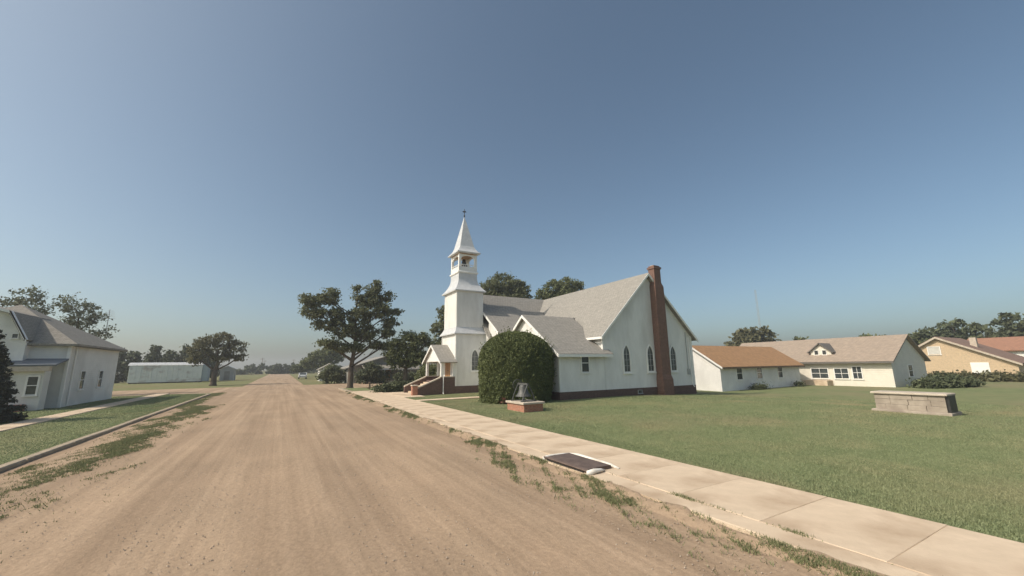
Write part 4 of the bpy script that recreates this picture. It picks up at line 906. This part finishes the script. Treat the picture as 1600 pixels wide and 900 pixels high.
roof('porch_roof', [((11.5, 67.9, 2.35), (20.8, 67.9, 2.35), (20.8, 70.99, 3.0), (11.5, 70.99, 3.0))], .12, M['shingle_grey2'], h3)
MB().box(11.5, 20.8, 67.84, 67.9, 2.1, 2.33).build('porch_fascia', M['trim'], h3)
for x in (11.8, 14.7, 17.6, 20.5): MB().box(x-.08, x+.08, 68.0, 68.16, -.1, 2.2).build('porch_post', M['trim'], h3)
MB().box(11.5, 20.8, 67.95, 70.99, -.1, .35).build('porch_floor', M['concrete'], h3)
rect_window(h3, Fr((13.5, 71, .9), (1,0,0), (0,-1,0)), 1.2, 1.2); rect_window(h3, Fr((18.2, 71, .9), (1,0,0), (0,-1,0)), 1.2, 1.2)
d3 = MB().box(15.4, 16.3, 70.93, 70.995, .35, 2.4).build('door', M['wood_door'], h3)
sh = thing('white_garage', 'small white garage peeking out left of the corner bush', 'garage', (8.8, 92, 0))
MB().prism(gable_wall_pts(6.75, 10.6, -.1, 2.3, 8.7, 3.3), 'y', 90, 95).build('wall', M['trim'], sh)
roof('roof', [((6.4, 89.7, 2.2), (8.7, 89.7, 3.45), (8.7, 95.3, 3.45), (6.4, 95.3, 2.2)), ((8.7, 89.7, 3.45), (11, 89.7, 2.2), (11, 95.3, 2.2), (8.7, 95.3, 3.45))], .1, M['shingle_grey2'], sh)
MB().box(7.4, 10.0, 89.94, 89.996, 0, 2.05).build('garage_door', M['siding2'], sh)
def car(x, y, label):
    root = thing('parked_car', label, 'car', (x, y, 0))
    # side profile along y, car points away from the camera
    body = [(-2.2,.35),(-2.25,.7),(-2.1,.9),(-1.2,.98),(-.6,1.42),(.7,1.45),(1.3,1.0),(2.1,.92),(2.3,.65),(2.25,.35)]
    MB().prism([(y+a, b) for a, b in body], 'x', x-.86, x+.86).build('body', M['car_white'], root)
    MB().prism([(y-1.05, 1.0), (y-.62, 1.36), (y+.68, 1.38), (y+1.15, 1.0)], 'x', x-.875, x+.875).build('side_glass', M['glass'], root)
    MB().slab((x-.72, y-1.23, 1.01), (x+.72, y-1.23, 1.01), (x+.66, y-.66, 1.42), (x-.66, y-.66, 1.42), -.02).build('rear_glass', M['glass'], root)
    for sx in (-1, 1):
        for yy in (-1.35, 1.4):
            MB().tube([(x+sx*.68, y+yy, .32), (x+sx*.89, y+yy, .32)], .32, 14).build('wheel', M['tyre'], root)
        MB().box(x+sx*.7-.12, x+sx*.7+.12, y-2.26, y-2.2, .68, .85).build('tail_light', M['brick_red'], root)
car(4.6, 112, 'pale car parked on the far right roadside beyond the crossing')
tree('roadside_tree', 'wide grey green tree beyond the white garage', None, 9.6, 128, 2.5, .35,
     [(-3.2,0,4.3,2.0,2.0,1.4), (-1,.3,6.0,2.2,2.2,1.5), (1.8,0,6.6,2.2,2.2,1.6), (4,.2,5.4,2,2,1.8), (0,0,4,3.4,2.6,1.6)], 6500, .32, M['leaf_mid'], clump=.6)
tree('dark_roadside_tree', 'dark low tree at the roadside below the wide grey green tree', None, 5.4, 140, 1.2, .25,
     [(-1.2,0,2.4,1.6,1.6,1.0), (1.2,0,2.8,1.8,1.6,1.2)], 2600, .3, M['leaf_dark'], clump=.5)
# distant tree line at the end of the road: reads as one mass
pts = []
for i in range(46):
    x = -60 + 3.4*i + random.uniform(-1, 1); y = 235 + random.uniform(-12, 12); h = 4.6 if -18 < x < 12 else 3.4
    if x < -14: h *= .62
    pts.append(crown_points([(x, y, h*.45, 2.4, 2.4, h*.55), (x+1, y, h*.7, 1.5, 1.5, h*.4)], 900, .6, .2))
pts = np.vstack(pts); pts[:, 2] = np.maximum(pts[:, 2], 0)
o = raw_mesh('distant_tree_line', leaf_quads(pts, .55), 4, M['leaf_dark']); tag(o, 'low dark line of trees at the far end of the dirt road', 'tree line', kind='stuff')
# trees behind the left house
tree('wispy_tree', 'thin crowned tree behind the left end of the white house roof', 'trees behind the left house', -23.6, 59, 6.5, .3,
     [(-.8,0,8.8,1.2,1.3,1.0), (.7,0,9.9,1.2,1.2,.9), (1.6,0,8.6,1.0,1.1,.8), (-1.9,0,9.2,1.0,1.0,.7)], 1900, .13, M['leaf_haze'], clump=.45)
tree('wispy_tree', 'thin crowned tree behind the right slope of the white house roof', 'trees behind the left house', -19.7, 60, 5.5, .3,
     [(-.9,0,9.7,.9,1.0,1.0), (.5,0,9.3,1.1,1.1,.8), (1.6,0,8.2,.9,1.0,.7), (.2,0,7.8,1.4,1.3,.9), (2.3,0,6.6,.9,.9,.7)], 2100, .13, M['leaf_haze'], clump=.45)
# trees on the right skyline
tree('skyline_tree', 'rounded tree above the annex roof, right of the church', 'trees on the right skyline', 106.5, 60, 5, .5,
     [(-5,0,7.2,3.2,3,2.4), (-1.5,0,9.3,3.2,3,2.2), (3.5,0,9.4,3.4,3,2.4), (6.5,0,7.2,3,3,2.2), (0,0,6,6,4,2.4)], 6000, .45, M['leaf_olive'], z=-.4, clump=.8)
for x, y, w, h, lab in ((124, 66, 3, 9.2, 'smallest distant treetop above the annex and house roofs'), (124, 57, 4, 9.3, 'low distant treetop left of the gabled dormer'), (124, 42, 5, 9.5, 'low distant treetop above the tan roof ridge'),
                   (124, 37, 4, 9.0, 'low distant treetop near the right end of the tan ridge'), (124, 32, 5, 9.4, 'dark tree right behind the cream house gable'), (124, 27, 6.5, 11.4, 'broad dark tree behind the tan brick gable'), (124, 18.5, 6.5, 11.8, 'largest dark tree at the right edge of the skyline')):
    tree('skyline_tree', lab, 'trees on the right skyline', x, y, h*.4, .45,
         [(0,-w*.4,h*.62,w*.5,w*.45,h*.25), (0,w*.4,h*.62,w*.5,w*.45,h*.25), (0,0,h*.76,w*.5,w*.5,h*.24), (0,0,h*.45,w*.6,w*.8,h*.25)], 3600, .42, M['leaf_mid'] if w < 6 else M['leaf_dark'], z=-.4, clump=.7)
# slender masts
ms = thing('radio_mast', 'very thin lattice radio mast above the annex roof', 'mast', (111.5, 60, -.4))
lg = MB()
for a in (0, 2.09, 4.19): lg.tube([(111.5+.28*math.cos(a), 60+.28*math.sin(a), -.4), (111.5+.2*math.cos(a), 60+.2*math.sin(a), 22)], .03, 5)
lg.build('leg', M['grey_box'], ms); br = MB()
for i in range(22):
    for a in (0, 2.09, 4.19): br.tube([(111.5+.25*math.cos(a), 60+.25*math.sin(a), i), (111.5+.24*math.cos(a+2.09), 60+.24*math.sin(a+2.09), i+1)], .02, 4)
br.build('bracing', M['grey_box'], ms)
an_ = thing('antenna_pole', 'thin television antenna pole behind the far corner of the left house', 'antenna', (-17.1, 60, 0))
MB().tube([(-17.1, 60, 0), (-17.1, 60, 9.2)], [.04, .03], 6).build('pole', M['grey_box'], an_)
ar = MB()
for i in range(5): ar.tube([(-17.1-.6+.08*i, 60+.1*i, 8.2+.22*i), (-17.1+.6-.08*i, 60+.1*i, 8.2+.22*i)], .015, 4)
ar.build('antenna_rod', M['grey_box'], an_)

# weeds in the joint between kerb and walk
n = 9000
x = 6.63 + rng.normal(size=n)*.035; y = 1.5 + 8*rng.random(n)**1.1
k = (rng.random(n) < 1/(1+np.exp(-(patch(x, y*1.7, 1, .4)-.9)*4))) & ~((y > 7.3) & (y < 9.7)); x, y = x[k], y[k]
o = raw_mesh('joint_weeds', blades(np.stack([x, y, np.full(len(x), .07)], 1), .04, .014, 1.2), 3, M['weed']); tag(o, 'sparse weeds in the crack between kerb and sidewalk', kind='stuff')
# faint utility poles far along the road and fields
for x_, y_, h_, lab in ((-9.5, 260, 8.5, 'nearest thin utility pole left of the far road'), (-10.5, 330, 8.5, 'farthest thin utility pole left of the far road'), (6.5, 300, 8.5, 'thin utility pole right of the far road')):
    up = thing('utility_pole', lab, 'utility pole', (x_, y_, 0), 'distant utility poles')
    MB().tube([(x_, y_, -.2), (x_, y_, h_)], [.16, .11], 7).build('pole', M['post_wood'], up)
    MB().box(x_-1.1, x_+1.1, y_-.06, y_+.06, h_-.75, h_-.6).build('crossarm', M['post_wood'], up)
    for dx in (-.95, -.35, .35, .95): MB().tube([(x_+dx, y_, h_-.6), (x_+dx, y_, h_-.42)], .05, 6).build('insulator', M['grey_box'], up)

# ------------------------------------------------------------------ summer haze
hz = MB().box(-950, 950, -350, 1250, -1.6, 25).build('haze', M['dirt']); hz.data.materials.clear(); tag(hz, kind='stuff', label='thin pale summer haze in the air')
hm = bpy.data.materials.new('haze_air'); hm.use_nodes = True; hn = hm.node_tree; hn.nodes.clear()
ho = hn.nodes.new('ShaderNodeOutputMaterial'); hv = hn.nodes.new('ShaderNodeVolumePrincipled')
hv.inputs['Color'].default_value = (0.93, 0.95, 0.97, 1); hv.inputs['Density'].default_value = 0.0009; hv.inputs['Anisotropy'].default_value = 0.3
hn.links.new(hv.outputs[0], ho.inputs['Volume']); hz.data.materials.append(hm)
